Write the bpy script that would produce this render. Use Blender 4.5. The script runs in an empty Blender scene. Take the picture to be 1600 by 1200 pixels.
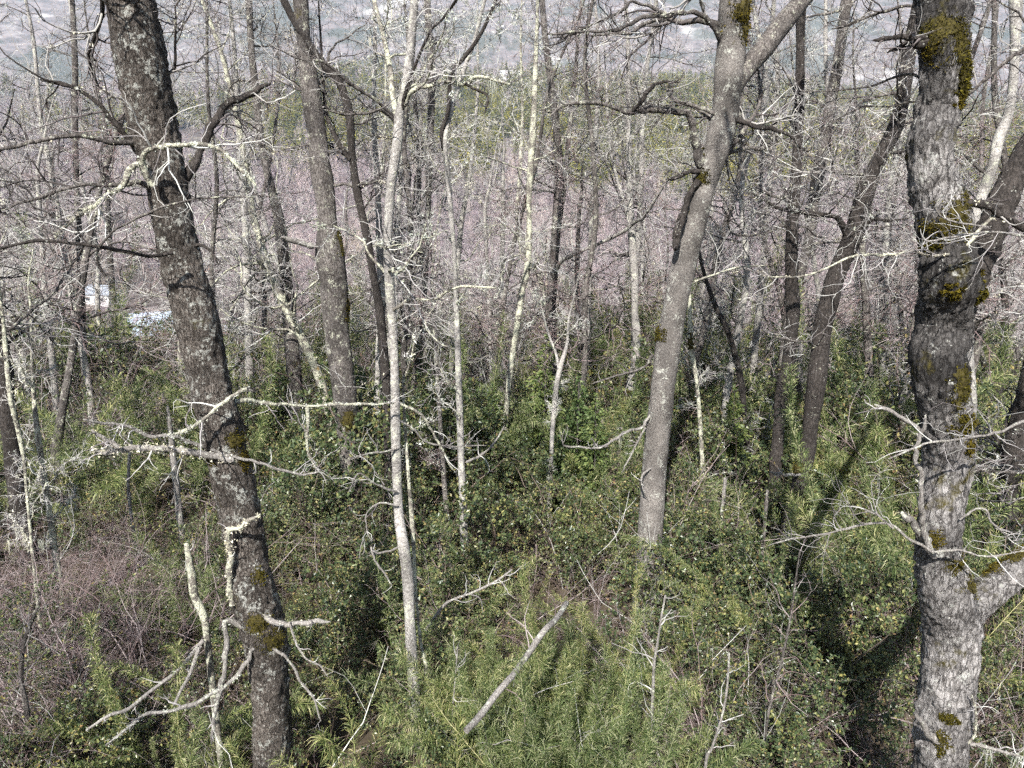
import bpy, math, random
import numpy as np
from mathutils import Vector

random.seed(5)
rng = np.random.default_rng(11)
scene = bpy.context.scene
COL = scene.collection

# ---------------------------------------------------------------- camera, sky, sun, exposure
CAM = np.array([0.0, 0.0, 6.0])
PITCH = math.radians(14.0)
FPX = 1143.0                                   # focal length in pixels of the 1600 px wide photograph
FWD = np.array([0.0, math.cos(PITCH), -math.sin(PITCH)])
UPV = np.array([0.0, math.sin(PITCH), math.cos(PITCH)])
cam_d = bpy.data.cameras.new('camera')
cam_d.sensor_width = 36.0
cam_d.lens = FPX / 1600.0 * 36.0
cam_d.clip_start = 0.05
cam_d.clip_end = 20000.0
cam = bpy.data.objects.new('camera', cam_d)
cam.location = CAM
cam.rotation_euler = (math.pi / 2 - PITCH, 0, 0)
COL.objects.link(cam)
scene.camera = cam

SUN_EL = math.radians(43.0)
SUN_AZ = math.radians(193.0)                   # from +Y clockwise: behind the camera
world = bpy.data.worlds.new('World')
scene.world = world
world.use_nodes = True
wn = world.node_tree
sky = wn.nodes.new('ShaderNodeTexSky')
sky.sky_type = 'NISHITA'
sky.sun_disc = False
sky.sun_elevation = SUN_EL
sky.sun_rotation = SUN_AZ
wn.links.new(sky.outputs[0], wn.nodes['Background'].inputs[0])
wn.nodes['Background'].inputs[1].default_value = 0.055
sun_d = bpy.data.lights.new('sun', 'SUN')
sun_d.energy = 5.0
sun_d.angle = math.radians(0.55)
sun_d.color = (1.0, 0.965, 0.92)
sun = bpy.data.objects.new('sun', sun_d)
sdir = Vector((math.sin(SUN_AZ) * math.cos(SUN_EL), math.cos(SUN_AZ) * math.cos(SUN_EL), math.sin(SUN_EL)))
sun.rotation_euler = (-sdir).to_track_quat('-Z', 'Y').to_euler()
sun.location = (0, -10, 40)
COL.objects.link(sun)
scene.view_settings.view_transform = 'Standard'
scene.view_settings.look = 'None'
scene.view_settings.gamma = 1.0
scene.view_settings.exposure = 1.48
scene.cycles.max_bounces = 4
scene.cycles.use_adaptive_sampling = True
scene.cycles.adaptive_threshold = 0.04
scene.cycles.use_denoising = False
scene.cycles.use_light_tree = False
scene.cycles.volume_bounces = 0
scene.cycles.diffuse_bounces = 2
scene.cycles.transmission_bounces = 3
scene.cycles.transparent_max_bounces = 4

# ---------------------------------------------------------------- helpers: pixels, noise, ground
def at(px, py, Y):
    """point on the vertical plane y = Y that the photograph shows at pixel (px, py)"""
    d = np.array([(px - 800.0) / FPX, 0, 0]) + FWD + UPV * ((600.0 - py) / FPX)
    return CAM + d * (Y / d[1])

def at_z(px, py, z):
    d = np.array([(px - 800.0) / FPX, 0, 0]) + FWD + UPV * ((600.0 - py) / FPX)
    return CAM + d * ((z - CAM[2]) / d[2])

def depth_of(p):
    return float((np.asarray(p) - CAM) @ FWD)

def project(p):
    q = np.asarray(p, float) - CAM
    dz = q @ FWD
    return 800 + FPX * q[..., 0] / dz, 600 - FPX * (q @ UPV) / dz

def _hash(ix, iy, iz):
    n = (ix * 374761393 + iy * 668265263 + iz * 2147483647 + 1013904223) & 0xFFFFFFFF
    n = ((n ^ (n >> 13)) * 1274126177) & 0xFFFFFFFF
    return ((n ^ (n >> 16)) & 0xFFFF) / 65535.0

def vnoise(p):
    p = np.asarray(p, float)
    i = np.floor(p).astype(np.int64)
    f = p - i
    u = f * f * (3 - 2 * f)
    r = 0
    for dx in (0, 1):
        wx = u[..., 0] if dx else 1 - u[..., 0]
        for dy in (0, 1):
            wy = u[..., 1] if dy else 1 - u[..., 1]
            for dz in (0, 1):
                wz = u[..., 2] if dz else 1 - u[..., 2]
                r = r + wx * wy * wz * _hash(i[..., 0] + dx, i[..., 1] + dy, i[..., 2] + dz)
    return r * 2 - 1

def fbm(p, oct=4):
    p = np.asarray(p, float)
    a, s, r = 1.0, 0.0, 0.0
    for _ in range(oct):
        r = r + a * vnoise(p); s += a
        p = p * 2.03 + 17.3; a *= 0.5
    return r / s

GY = np.array([-400, -50, 0, 15, 22, 30, 45, 80, 120, 160, 200, 260, 360, 500, 700, 900, 1050, 1200, 1350, 1700, 2050, 2400, 4500], float)
GZ = np.array([25, 3.0, 0, -0.2, -0.9, -3.0, -7.5, -17, -25, -28, -27, -18, -2, 22, 70, 125, 162, 150, 150, 310, 530, 670, 600], float)

def ground_z(x, y):
    x = np.asarray(x, float); y = np.asarray(y, float)
    r = np.hypot(x, y)
    yy = np.where(y > 0, 0.35 * r + 0.65 * y, y)
    z = np.interp(yy, GY, GZ)
    az = np.degrees(np.arctan2(x, np.maximum(y, 1e-3)))
    k = np.clip((yy - 260) / 400, 0, 1) * np.clip((1600 - yy) / 400, 0, 1)
    ridge = 1.0 - 0.28 * np.clip((az - 12) / 18, 0, 1) - 0.16 * np.clip((-az - 12) / 18, 0, 1)
    z = np.where(z > 0, z * (1 - k * (1 - ridge)), z)
    p = np.stack([x, y, 0 * x], -1)
    z = z + 0.25 * fbm(p * 0.22, 3) * np.clip(yy / 8, 0, 1)
    z = z + np.clip((yy - 100) / 200, 0, 1) * 7 * fbm(p * 0.011, 3)
    z = z + np.clip((yy - 600) / 600, 0, 1) * 22 * fbm(p * 0.0045 + 3, 4)
    z = z + np.clip((yy - 1350) / 300, 0, 1) * 75 * fbm(p * 0.0028 + 9, 6)
    return z

def hit(px, py, t0=60.0, t1=2500.0):
    """where the line of sight through a pixel of the photograph meets the ground"""
    d = np.array([(px - 800.0) / FPX, 0, 0]) + FWD + UPV * ((600.0 - py) / FPX)
    t = np.geomspace(t0, t1, 900)
    p = CAM + d * t[:, None]
    below = np.nonzero(p[:, 2] < ground_z(p[:, 0], p[:, 1]))[0]
    return p[below[0]] if len(below) else p[-1]

# ---------------------------------------------------------------- helpers: meshes
class Geo:
    """collects vertices and faces; build() links them as ONE mesh object"""
    def __init__(self):
        self.v, self.q, self.t, self.n = [], [], [], 0
    def add(self, V, quads=None, tris=None, mat=0):
        V = np.asarray(V, np.float32).reshape(-1, 3)
        if quads is not None and len(quads):
            q = np.asarray(quads, np.int32).reshape(-1, 4) + self.n
            self.q.append((q, mat))
        if tris is not None and len(tris):
            t = np.asarray(tris, np.int32).reshape(-1, 3) + self.n
            self.t.append((t, mat))
        self.v.append(V); self.n += len(V)
        return self
    def mesh(self, name, mats, smooth=True):
        me = bpy.data.meshes.new(name)
        V = np.concatenate(self.v) if self.v else np.zeros((0, 3), np.float32)
        loops, starts, mi = [], [], []
        off = 0
        for q, m in self.q:
            loops.append(q.ravel()); starts.append(off + 4 * np.arange(len(q))); mi.append(np.full(len(q), m)); off += q.size
        for t, m in self.t:
            loops.append(t.ravel()); starts.append(off + 3 * np.arange(len(t))); mi.append(np.full(len(t), m)); off += t.size
        loops = np.concatenate(loops).astype(np.int32); starts = np.concatenate(starts).astype(np.int32); mi = np.concatenate(mi).astype(np.int32)
        me.vertices.add(len(V)); me.vertices.foreach_set('co', V.ravel())
        me.loops.add(len(loops)); me.loops.foreach_set('vertex_index', loops)
        me.polygons.add(len(starts)); me.polygons.foreach_set('loop_start', starts)
        me.polygons.foreach_set('material_index', mi)
        me.polygons.foreach_set('use_smooth', np.full(len(starts), smooth))
        for m in mats:
            me.materials.append(m)
        me.update(calc_edges=True)
        return me
    def build(self, name, mats, parent=None, smooth=True):
        o = bpy.data.objects.new(name, self.mesh(name, mats, smooth))
        COL.objects.link(o)
        if parent is not None:
            o.parent = parent
        return o

def tag(o, label=None, cat=None, group=None, kind=None):
    if label: o['label'] = label
    if cat: o['category'] = cat
    if group: o['group'] = group
    if kind: o['kind'] = kind
    return o

def empty(name, loc=(0, 0, 0)):
    o = bpy.data.objects.new(name, None)
    o.empty_display_size = 0.2
    o.location = [float(c) for c in loc]
    COL.objects.link(o)
    return o

def copy_tree(src, loc, rotz, scale=(1, 1, 1), tilt=(0, 0)):
    r = src.copy(); COL.objects.link(r)
    r.location = [float(c) for c in loc]; r.rotation_euler = (tilt[0], tilt[1], rotz); r.scale = scale
    for ch in src.children:
        c = ch.copy(); COL.objects.link(c); c.parent = r
    return r

def unit(a):
    return a / np.maximum(np.linalg.norm(a, axis=-1, keepdims=True), 1e-9)

def tubes(geo, P, R, s, mat=0):
    """P (B,n,3), R (B,n): B tubes of s sides at once"""
    P = np.asarray(P, float); R = np.asarray(R, float)
    B, n, _ = P.shape
    if B == 0: return
    T = unit(np.gradient(P, axis=1))
    mean = unit(P[:, -1] - P[:, 0])
    ref = np.zeros((B, 3)); ref[np.arange(B), np.argmin(np.abs(mean), axis=1)] = 1
    ref = np.repeat(ref[:, None], n, 1)
    N = unit(ref - (ref * T).sum(-1, keepdims=True) * T)
    Bn = np.cross(T, N)
    a = np.arange(s) * 2 * np.pi / s
    V = P[:, :, None] + R[:, :, None, None] * (np.cos(a)[:, None] * N[:, :, None] + np.sin(a)[:, None] * Bn[:, :, None])
    base = (np.arange(B) * n * s)[:, None, None] + (np.arange(n - 1) * s)[None, :, None]
    k = np.arange(s); k2 = (k + 1) % s
    q = np.stack([base + k, base + k2, base + s + k2, base + s + k], -1)
    geo.add(V, quads=q, mat=mat)

def spline(pts, m):
    """Catmull-Rom through pts (k,d), resampled evenly to m points"""
    pts = np.asarray(pts, float)
    if len(pts) == 2:
        pts = np.stack([pts[0], pts.mean(0), pts[1]])
    e = np.concatenate([[2 * pts[0] - pts[1]], pts, [2 * pts[-1] - pts[-2]]])
    out = []
    for i in range(len(pts) - 1):
        p0, p1, p2, p3 = e[i:i + 4]
        t = np.linspace(0, 1, 16, endpoint=False)[:, None]
        out.append(0.5 * (2 * p1 + (p2 - p0) * t + (2 * p0 - 5 * p1 + 4 * p2 - p3) * t ** 2 + (3 * p1 - p0 - 3 * p2 + p3) * t ** 3))
    out.append(pts[-1:])
    c = np.concatenate(out)
    L = np.concatenate([[0], np.cumsum(np.linalg.norm(np.diff(c[:, :3], axis=0), axis=1))])
    u = np.linspace(0, L[-1], m)
    return np.stack([np.interp(u, L, c[:, k]) for k in range(c.shape[1])], -1)

# ---------------------------------------------------------------- helpers: growing branches
def grow(S, D, L, R, n, wander=0.3, up=0.05, taper=0.25):
    B = len(S)
    P = np.zeros((B, n, 3)); P[:, 0] = S
    d = unit(np.asarray(D, float))
    bend = rng.normal(0, 1, (B, 3)) * wander * 0.35
    for i in range(1, n):
        d = unit(d + bend + rng.normal(0, 1, (B, 3)) * wander + np.array([0, 0, up]))
        P[:, i] = P[:, i - 1] + d * (np.asarray(L)[:, None] / (n - 1))
    t = np.linspace(0, 1, n)
    RR = np.asarray(R)[:, None] * (1 - (1 - taper) * t)[None]
    return P, RR

def spawn(P, R, L, k, t0=0.2, t1=1.0, ang=(35, 75), lr=(0.35, 0.6), rr=0.55, flat=0.0):
    """k children from each of the branches P"""
    B, n, _ = P.shape
    idx = np.repeat(np.arange(B), k)
    t = rng.uniform(t0, t1, len(idx))
    f = t * (n - 1); i = np.minimum(f.astype(int), n - 2); u = (f - i)[:, None]
    S = P[idx, i] * (1 - u) + P[idx, i + 1] * u
    T = unit(P[idx, i + 1] - P[idx, i])
    rad = R[idx, i] * (1 - u[:, 0]) + R[idx, i + 1] * u[:, 0]
    rv = rng.normal(0, 1, (len(idx), 3)); rv[:, 2] *= (1 - flat)
    side = unit(rv - (rv * T).sum(-1, keepdims=True) * T)
    a = np.radians(rng.uniform(ang[0], ang[1], len(idx)))[:, None]
    D = T * np.cos(a) + side * np.sin(a)
    LL = np.asarray(L)[idx] * rng.uniform(lr[0], lr[1], len(idx)) * (1.15 - 0.6 * t)
    return S, D, LL, np.maximum(rad * rr, 0.0012)

def lichen(geo, P, k, r, mat, hang=0.0):
    """k pale tufts of small flakes on each of the branches P"""
    B, n, _ = P.shape
    if B == 0 or k == 0: return
    idx = rng.integers(0, B, k)
    f = rng.uniform(0.0, 0.999, k) * (n - 1); i = f.astype(int); u = (f - i)[:, None]
    C = P[idx, i] * (1 - u) + P[idx, i + 1] * u
    m = 9
    c = C[:, None] + rng.normal(0, r * 0.55, (k, m, 3))
    sz = r * rng.uniform(0.3, 0.9, (k, m, 1))
    d1 = unit(rng.normal(0, 1, (k, m, 3))); d2 = unit(rng.normal(0, 1, (k, m, 3)))
    V = np.stack([c, c + d1 * sz, c + d2 * sz + np.array([0, 0, -hang])], 2)
    geo.add(V, tris=np.arange(k * m * 3).reshape(-1, 3), mat=mat)

def beard(geo, C, k, length, r, mat):
    """strands of hanging lichen below the points C"""
    C = np.asarray(C, float).reshape(-1, 3)
    b = len(C)
    S = np.repeat(C, k, 0) + rng.normal(0, r, (b * k, 3)) * np.array([1, 1, 0.3])
    L = length * rng.uniform(0.3, 1.0, b * k)
    P, R = grow(S, np.tile([0, 0, -1.0], (b * k, 1)), L, np.full(b * k, 0.0025), 4, 0.16, -0.1, 0.3)
    tubes(geo, P, R, 3, mat)

# ---------------------------------------------------------------- materials
MATS = {}
def nodes_of(name):
    m = bpy.data.materials.new(name); m.use_nodes = True
    nt = m.node_tree
    return m, nt, nt.nodes['Principled BSDF']

def N(nt, kind, **kw):
    n = nt.nodes.new(kind)
    for k, v in kw.items():
        if k in n.inputs: n.inputs[k].default_value = v
        else: setattr(n, k, v)
    return n

def ramp(nt, fac, stops):
    r = nt.nodes.new('ShaderNodeValToRGB')
    e = r.color_ramp.elements
    while len(e) < len(stops): e.new(0.5)
    for el, (p, c) in zip(e, stops):
        el.position = p; el.color = (c[0], c[1], c[2], 1)
    nt.links.new(fac, r.inputs[0])
    return r.outputs[0]

def mixc(nt, fac, a, b, mode='MIX'):
    m = nt.nodes.new('ShaderNodeMix'); m.data_type = 'RGBA'; m.blend_type = mode
    for sock, v in ((m.inputs[0], fac), (m.inputs[6], a), (m.inputs[7], b)):
        if isinstance(v, (int, float)): sock.default_value = v
        elif isinstance(v, tuple): sock.default_value = (v[0], v[1], v[2], 1)
        else: nt.links.new(v, sock)
    return m.outputs[2]

def noise(nt, vec, scale, detail=4, rough=0.6, dist=0.0):
    n = N(nt, 'ShaderNodeTexNoise', Scale=scale, Detail=detail, Roughness=rough, Distortion=dist)
    nt.links.new(vec, n.inputs['Vector'])
    return n.outputs['Fac']

def bark(name, dark, mid, pale, lich=(0.50, 0.51, 0.42), lich_lo=0.62, crack=14.0, stretch=0.35, moss=0.0, bump=0.6, speck=True, patch=2.2, cracks=0.55, stain=0.7, bands=None):
    m, nt, b = nodes_of(name)
    tc = N(nt, 'ShaderNodeTexCoord')
    mp = N(nt, 'ShaderNodeMapping'); mp.inputs['Scale'].default_value = (1, 1, stretch)
    nt.links.new(tc.outputs['Object'], mp.inputs['Vector'])
    v, o = mp.outputs[0], tc.outputs['Object']
    n1 = noise(nt, v, crack * 1.6, 6, 0.7, 0.4)
    n2 = noise(nt, o, patch, 4, 0.6)
    vo = N(nt, 'ShaderNodeTexVoronoi', feature='DISTANCE_TO_EDGE', Scale=crack)
    nt.links.new(v, vo.inputs['Vector'])
    # distort the plates so that the cracks run unevenly
    nd = N(nt, 'ShaderNodeTexNoise', Scale=crack * 0.55, Detail=6, Roughness=0.65)
    nt.links.new(v, nd.inputs['Vector'])
    add = N(nt, 'ShaderNodeVectorMath', operation='MULTIPLY_ADD')
    nt.links.new(nd.outputs['Color'], add.inputs[0]); add.inputs[1].default_value = (1.9 / crack,) * 3; nt.links.new(v, add.inputs[2])
    nt.links.new(add.outputs[0], vo.inputs['Vector'])
    crk = ramp(nt, vo.outputs['Distance'], [(0.0, (0, 0, 0)), (0.11, (1, 1, 1))])
    base = ramp(nt, n1, [(0.30, dark), (0.52, mid), (0.72, pale)])
    big = ramp(nt, n2, [(0.36, (stain, stain, stain)), (0.62, (1.15, 1.15, 1.15))])
    c = mixc(nt, 1.0, base, big, 'MULTIPLY')
    n6 = noise(nt, o, 5.0, 3, 0.6)
    where = ramp(nt, n6, [(0.34, (0.15, 0.15, 0.15)), (0.52, (1, 1, 1))])
    inv = N(nt, 'ShaderNodeInvert'); nt.links.new(crk, inv.inputs['Color'])
    cf = mixc(nt, 1.0, mixc(nt, 1.0, inv.outputs[0], where, 'MULTIPLY'), (cracks, cracks, cracks), 'MULTIPLY')
    c = mixc(nt, cf, c, dark)
    fine = noise(nt, v, crack * 5.5, 4, 0.75, 0.6)
    c = mixc(nt, 1.0, c, ramp(nt, fine, [(0.32, (0.45, 0.44, 0.43)), (0.5, (1, 1, 1)), (0.7, (1.3, 1.3, 1.3))]), 'MULTIPLY')
    if bands:  # dark height bands: wet mossy bark plus cast shade painted into the colour
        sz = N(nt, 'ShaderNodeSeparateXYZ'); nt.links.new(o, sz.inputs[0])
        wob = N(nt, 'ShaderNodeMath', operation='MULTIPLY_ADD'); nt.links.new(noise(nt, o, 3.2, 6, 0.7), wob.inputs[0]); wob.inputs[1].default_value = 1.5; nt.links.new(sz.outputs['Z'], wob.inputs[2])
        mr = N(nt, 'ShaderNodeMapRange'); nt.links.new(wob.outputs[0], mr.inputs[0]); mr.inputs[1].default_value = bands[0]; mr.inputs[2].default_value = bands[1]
        moss_shade = ramp(nt, mr.outputs[0], bands[2])
        c = mixc(nt, moss_shade, c, mixc(nt, 1.0, c, (0.16, 0.155, 0.15), 'MULTIPLY'))
    # crusty lichen
    n3 = noise(nt, o, 7.0, 5, 0.65, 0.3)
    n4 = noise(nt, o, 38.0, 3, 0.6)
    lm = mixc(nt, 0.4, n3, n4)
    lf = ramp(nt, lm, [(lich_lo - 0.03, (0, 0, 0)), (lich_lo + 0.04, (1, 1, 1))])
    c = mixc(nt, lf, c, lich)
    if speck:
        vs = N(nt, 'ShaderNodeTexVoronoi', Scale=26.0)
        nt.links.new(o, vs.inputs['Vector'])
        sf = ramp(nt, vs.outputs['Distance'], [(0.10, (1, 1, 1)), (0.19, (0, 0, 0))])
        sf = mixc(nt, 1.0, sf, ramp(nt, n3, [(0.48, (0, 0, 0)), (0.6, (1, 1, 1))]), 'MULTIPLY')
        c = mixc(nt, sf, c, (0.52, 0.52, 0.46))
    if moss > 0:
        n5 = noise(nt, o, 2.6, 5, 0.7)
        mf = ramp(nt, n5, [(1 - moss - 0.04, (0, 0, 0)), (1 - moss + 0.05, (1, 1, 1))])
        c = mixc(nt, mf, c, mixc(nt, n4, (0.04, 0.033, 0.008), (0.095, 0.08, 0.014)))
    nt.links.new(c, b.inputs['Base Color'])
    b.inputs['Roughness'].default_value = 0.9
    b.inputs['Specular IOR Level'].default_value = 0.2
    h = mixc(nt, 0.5, n1, mixc(nt, 0.35, fine, crk))
    bp = N(nt, 'ShaderNodeBump', Strength=bump, Distance=0.045)
    nt.links.new(h, bp.inputs['Height']); nt.links.new(bp.outputs[0], b.inputs['Normal'])
    MATS[name] = m
    return m

def leafy(name, stops, rough=0.5, trans=0.3, spec=0.4):
    """leaf material: each leaf (island) takes its own colour out of stops"""
    m, nt, b = nodes_of(name)
    g = N(nt, 'ShaderNodeNewGeometry')
    oi = N(nt, 'ShaderNodeObjectInfo')
    c = ramp(nt, g.outputs['Random Per Island'], stops)
    c = mixc(nt, 1.0, c, ramp(nt, oi.outputs['Random'], [(0.0, (0.75, 0.78, 0.75)), (0.5, (1.0, 1.0, 1.0)), (1.0, (1.25, 1.12, 0.95))]), 'MULTIPLY')
    nt.links.new(c, b.inputs['Base Color'])
    b.inputs['Roughness'].default_value = rough
    b.inputs['Specular IOR Level'].default_value = spec
    if trans > 0:
        tr = N(nt, 'ShaderNodeBsdfTranslucent')
        nt.links.new(c, tr.inputs[0])
        mx = N(nt, 'ShaderNodeMixShader'); mx.inputs[0].default_value = trans
        nt.links.new(b.outputs[0], mx.inputs[1]); nt.links.new(tr.outputs[0], mx.inputs[2])
        nt.links.new(mx.outputs[0], nt.nodes['Material Output'].inputs['Surface'])
    MATS[name] = m
    return m

def plain(name, c, rough=0.8, var=0.25, scale=6.0, bump=0.0):
    m, nt, b = nodes_of(name)
    tc = N(nt, 'ShaderNodeTexCoord')
    f = noise(nt, tc.outputs['Object'], scale, 5, 0.65)
    lo = tuple(x * (1 - var) for x in c); hi = tuple(min(1, x * (1 + var)) for x in c)
    nt.links.new(ramp(nt, f, [(0.3, lo), (0.7, hi)]), b.inputs['Base Color'])
    b.inputs['Roughness'].default_value = rough
    b.inputs['Specular IOR Level'].default_value = 0.25
    if bump:
        bp = N(nt, 'ShaderNodeBump', Strength=bump, Distance=0.02)
        nt.links.new(f, bp.inputs['Height']); nt.links.new(bp.outputs[0], b.inputs['Normal'])
    MATS[name] = m
    return m

bark('bark_brown', (0.022, 0.017, 0.013), (0.15, 0.128, 0.11), (0.35, 0.32, 0.285), lich=(0.40, 0.40, 0.36), lich_lo=0.565, crack=38, stretch=0.35, moss=0.31, bump=1.0, cracks=1.0, stain=0.45)
bark('bark_smooth', (0.075, 0.066, 0.060), (0.20, 0.182, 0.165), (0.31, 0.287, 0.26), lich=(0.40, 0.40, 0.35), lich_lo=0.58, crack=40, stretch=0.7, moss=0.30, bump=0.6, stain=0.5, cracks=0.5)
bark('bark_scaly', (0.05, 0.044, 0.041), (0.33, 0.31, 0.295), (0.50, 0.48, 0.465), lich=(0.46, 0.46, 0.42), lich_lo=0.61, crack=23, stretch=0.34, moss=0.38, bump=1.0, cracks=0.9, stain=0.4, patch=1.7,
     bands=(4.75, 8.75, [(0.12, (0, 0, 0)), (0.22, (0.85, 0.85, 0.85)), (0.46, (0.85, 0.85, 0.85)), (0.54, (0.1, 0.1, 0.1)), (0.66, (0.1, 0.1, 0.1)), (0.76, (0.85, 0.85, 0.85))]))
bark('bark_pale', (0.14, 0.126, 0.115), (0.35, 0.33, 0.305), (0.50, 0.48, 0.45), lich=(0.50, 0.50, 0.40), lich_lo=0.56, crack=22, stretch=1.0, moss=0.0, bump=0.5)
bark('bark_grey', (0.04, 0.034, 0.03), (0.16, 0.142, 0.13), (0.27, 0.25, 0.23), lich=(0.42, 0.42, 0.33), lich_lo=0.58, crack=24, stretch=0.4, moss=0.30, bump=0.8, stain=0.45, cracks=0.8)
bark('bark_dark', (0.018, 0.015, 0.013), (0.055, 0.047, 0.042), (0.11, 0.095, 0.085), lich=(0.36, 0.36, 0.28), lich_lo=0.64, crack=26, stretch=0.4, moss=0.24, bump=0.8)
bark('bark_lichened', (0.10, 0.088, 0.075), (0.22, 0.20, 0.17), (0.34, 0.32, 0.27), lich=(0.50, 0.50, 0.38), lich_lo=0.50, crack=30, stretch=0.8, moss=0.0, bump=0.6)
bark('deadwood', (0.11, 0.098, 0.086), (0.27, 0.25, 0.23), (0.43, 0.41, 0.38), lich=(0.50, 0.51, 0.42), lich_lo=0.58, crack=40, stretch=0.25, moss=0.0, bump=0.6, speck=False)

plain('moss_mat', (0.05, 0.041, 0.011), 0.95, 0.75, 30.0, 0.8)

def twig(name, a, b_, c):
    m, nt, b = nodes_of(name)
    g = N(nt, 'ShaderNodeNewGeometry')
    tc = N(nt, 'ShaderNodeTexCoord')
    f = mixc(nt, 0.45, g.outputs['Random Per Island'], noise(nt, tc.outputs['Object'], 3.0, 3, 0.6))
    nt.links.new(ramp(nt, f, [(0.25, a), (0.5, b_), (0.75, c)]), b.inputs['Base Color'])
    b.inputs['Roughness'].default_value = 0.8
    b.inputs['Specular IOR Level'].default_value = 0.3
    MATS[name] = m
twig('twig_dark', (0.03, 0.025, 0.022), (0.098, 0.082, 0.08), (0.33, 0.315, 0.29))
twig('twig_pale', (0.15, 0.132, 0.13), (0.35, 0.33, 0.32), (0.58, 0.575, 0.53))
twig('twig_red', (0.10, 0.06, 0.055), (0.20, 0.148, 0.143), (0.37, 0.315, 0.305))
twig('twig_stem', (0.03, 0.022, 0.016), (0.075, 0.055, 0.042), (0.16, 0.125, 0.10))
twig('twig_far', (0.22, 0.185, 0.192), (0.33, 0.288, 0.295), (0.50, 0.455, 0.455))
def vary(name):
    """trees of the far woods change tone from stand to stand and from tree to tree"""
    nt = MATS[name].node_tree; b = nt.nodes['Principled BSDF']
    src = b.inputs['Base Color'].links[0].from_socket
    oi = N(nt, 'ShaderNodeObjectInfo')
    c = mixc(nt, 1.0, src, ramp(nt, oi.outputs['Random'], [(0.0, (0.62, 0.60, 0.62)), (0.6, (1, 1, 1)), (1.0, (1.45, 1.42, 1.35))]), 'MULTIPLY')
    st = noise(nt, oi.outputs['Location'], 0.03, 5, 0.7)
    c = mixc(nt, 1.0, c, ramp(nt, st, [(0.32, (0.45, 0.43, 0.40)), (0.44, (0.85, 0.80, 0.84)), (0.54, (1.12, 1.02, 1.05)), (0.64, (1.35, 1.33, 1.05))]), 'MULTIPLY')
    nt.links.new(c, b.inputs['Base Color'])
vary('twig_far')
twig('trunk_far', (0.20, 0.17, 0.16), (0.30, 0.27, 0.25), (0.40, 0.37, 0.34))
vary('trunk_far')
leafy('lichen', [(0.0, (0.42, 0.43, 0.34)), (0.5, (0.57, 0.58, 0.50)), (1.0, (0.66, 0.67, 0.62))], 0.9, 0.15, 0.1)
leafy('moss', [(0.0, (0.022, 0.018, 0.005)), (0.45, (0.055, 0.047, 0.009)), (0.8, (0.10, 0.085, 0.012)), (1.0, (0.15, 0.125, 0.02))], 0.95, 0.1, 0.05)
leafy('leaf_dark', [(0.0, (0.028, 0.05, 0.02)), (0.45, (0.068, 0.10, 0.045)), (0.75, (0.13, 0.165, 0.068)), (0.95, (0.26, 0.26, 0.10)), (1.0, (0.19, 0.12, 0.06))], 0.38, 0.25, 0.55)
leafy('leaf_olive', [(0.0, (0.045, 0.065, 0.026)), (0.4, (0.10, 0.138, 0.055)), (0.7, (0.18, 0.215, 0.09)), (0.93, (0.31, 0.29, 0.12)), (1.0, (0.26, 0.16, 0.09))], 0.45, 0.3, 0.45)
leafy('bamboo_leaf', [(0.0, (0.05, 0.08, 0.025)), (0.4, (0.13, 0.18, 0.062)), (0.75, (0.27, 0.31, 0.125)), (1.0, (0.52, 0.50, 0.31))], 0.5, 0.35, 0.35)
leafy('conifer_leaf', [(0.0, (0.07, 0.08, 0.018)), (0.5, (0.20, 0.20, 0.035)), (1.0, (0.38, 0.35, 0.08))], 0.6, 0.35, 0.2)
leafy('sapling_leaf', [(0.0, (0.05, 0.085, 0.03)), (0.6, (0.11, 0.16, 0.06)), (1.0, (0.2, 0.24, 0.09))], 0.5, 0.25, 0.3)

def ground_material():
    m, nt, b = nodes_of('earth')
    tc = N(nt, 'ShaderNodeTexCoord'); o = tc.outputs['Object']
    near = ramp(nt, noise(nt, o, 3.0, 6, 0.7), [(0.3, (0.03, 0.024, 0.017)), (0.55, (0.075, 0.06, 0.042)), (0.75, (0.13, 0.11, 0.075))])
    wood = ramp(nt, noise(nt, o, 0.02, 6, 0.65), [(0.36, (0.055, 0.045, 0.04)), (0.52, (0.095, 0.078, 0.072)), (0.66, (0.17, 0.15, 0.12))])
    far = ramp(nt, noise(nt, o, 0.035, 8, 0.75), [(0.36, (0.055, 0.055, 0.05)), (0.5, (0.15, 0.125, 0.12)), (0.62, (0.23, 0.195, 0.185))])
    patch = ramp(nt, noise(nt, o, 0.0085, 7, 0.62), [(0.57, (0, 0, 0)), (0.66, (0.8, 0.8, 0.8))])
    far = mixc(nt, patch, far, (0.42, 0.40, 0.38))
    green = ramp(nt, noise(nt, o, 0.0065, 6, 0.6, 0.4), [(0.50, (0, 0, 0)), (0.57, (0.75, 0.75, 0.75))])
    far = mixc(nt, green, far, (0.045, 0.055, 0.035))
    sp = N(nt, 'ShaderNodeSeparateXYZ'); nt.links.new(o, sp.inputs[0])
    def fade(a, b2):
        r = N(nt, 'ShaderNodeMapRange'); nt.links.new(sp.outputs['Y'], r.inputs[0])
        r.inputs[1].default_value = a; r.inputs[2].default_value = b2
        return r.outputs[0]
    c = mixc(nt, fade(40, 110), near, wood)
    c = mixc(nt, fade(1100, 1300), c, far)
    nt.links.new(c, b.inputs['Base Color'])
    b.inputs['Roughness'].default_value = 0.95
    b.inputs['Specular IOR Level'].default_value = 0.1
    return m
MATS['earth'] = ground_material()

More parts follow.
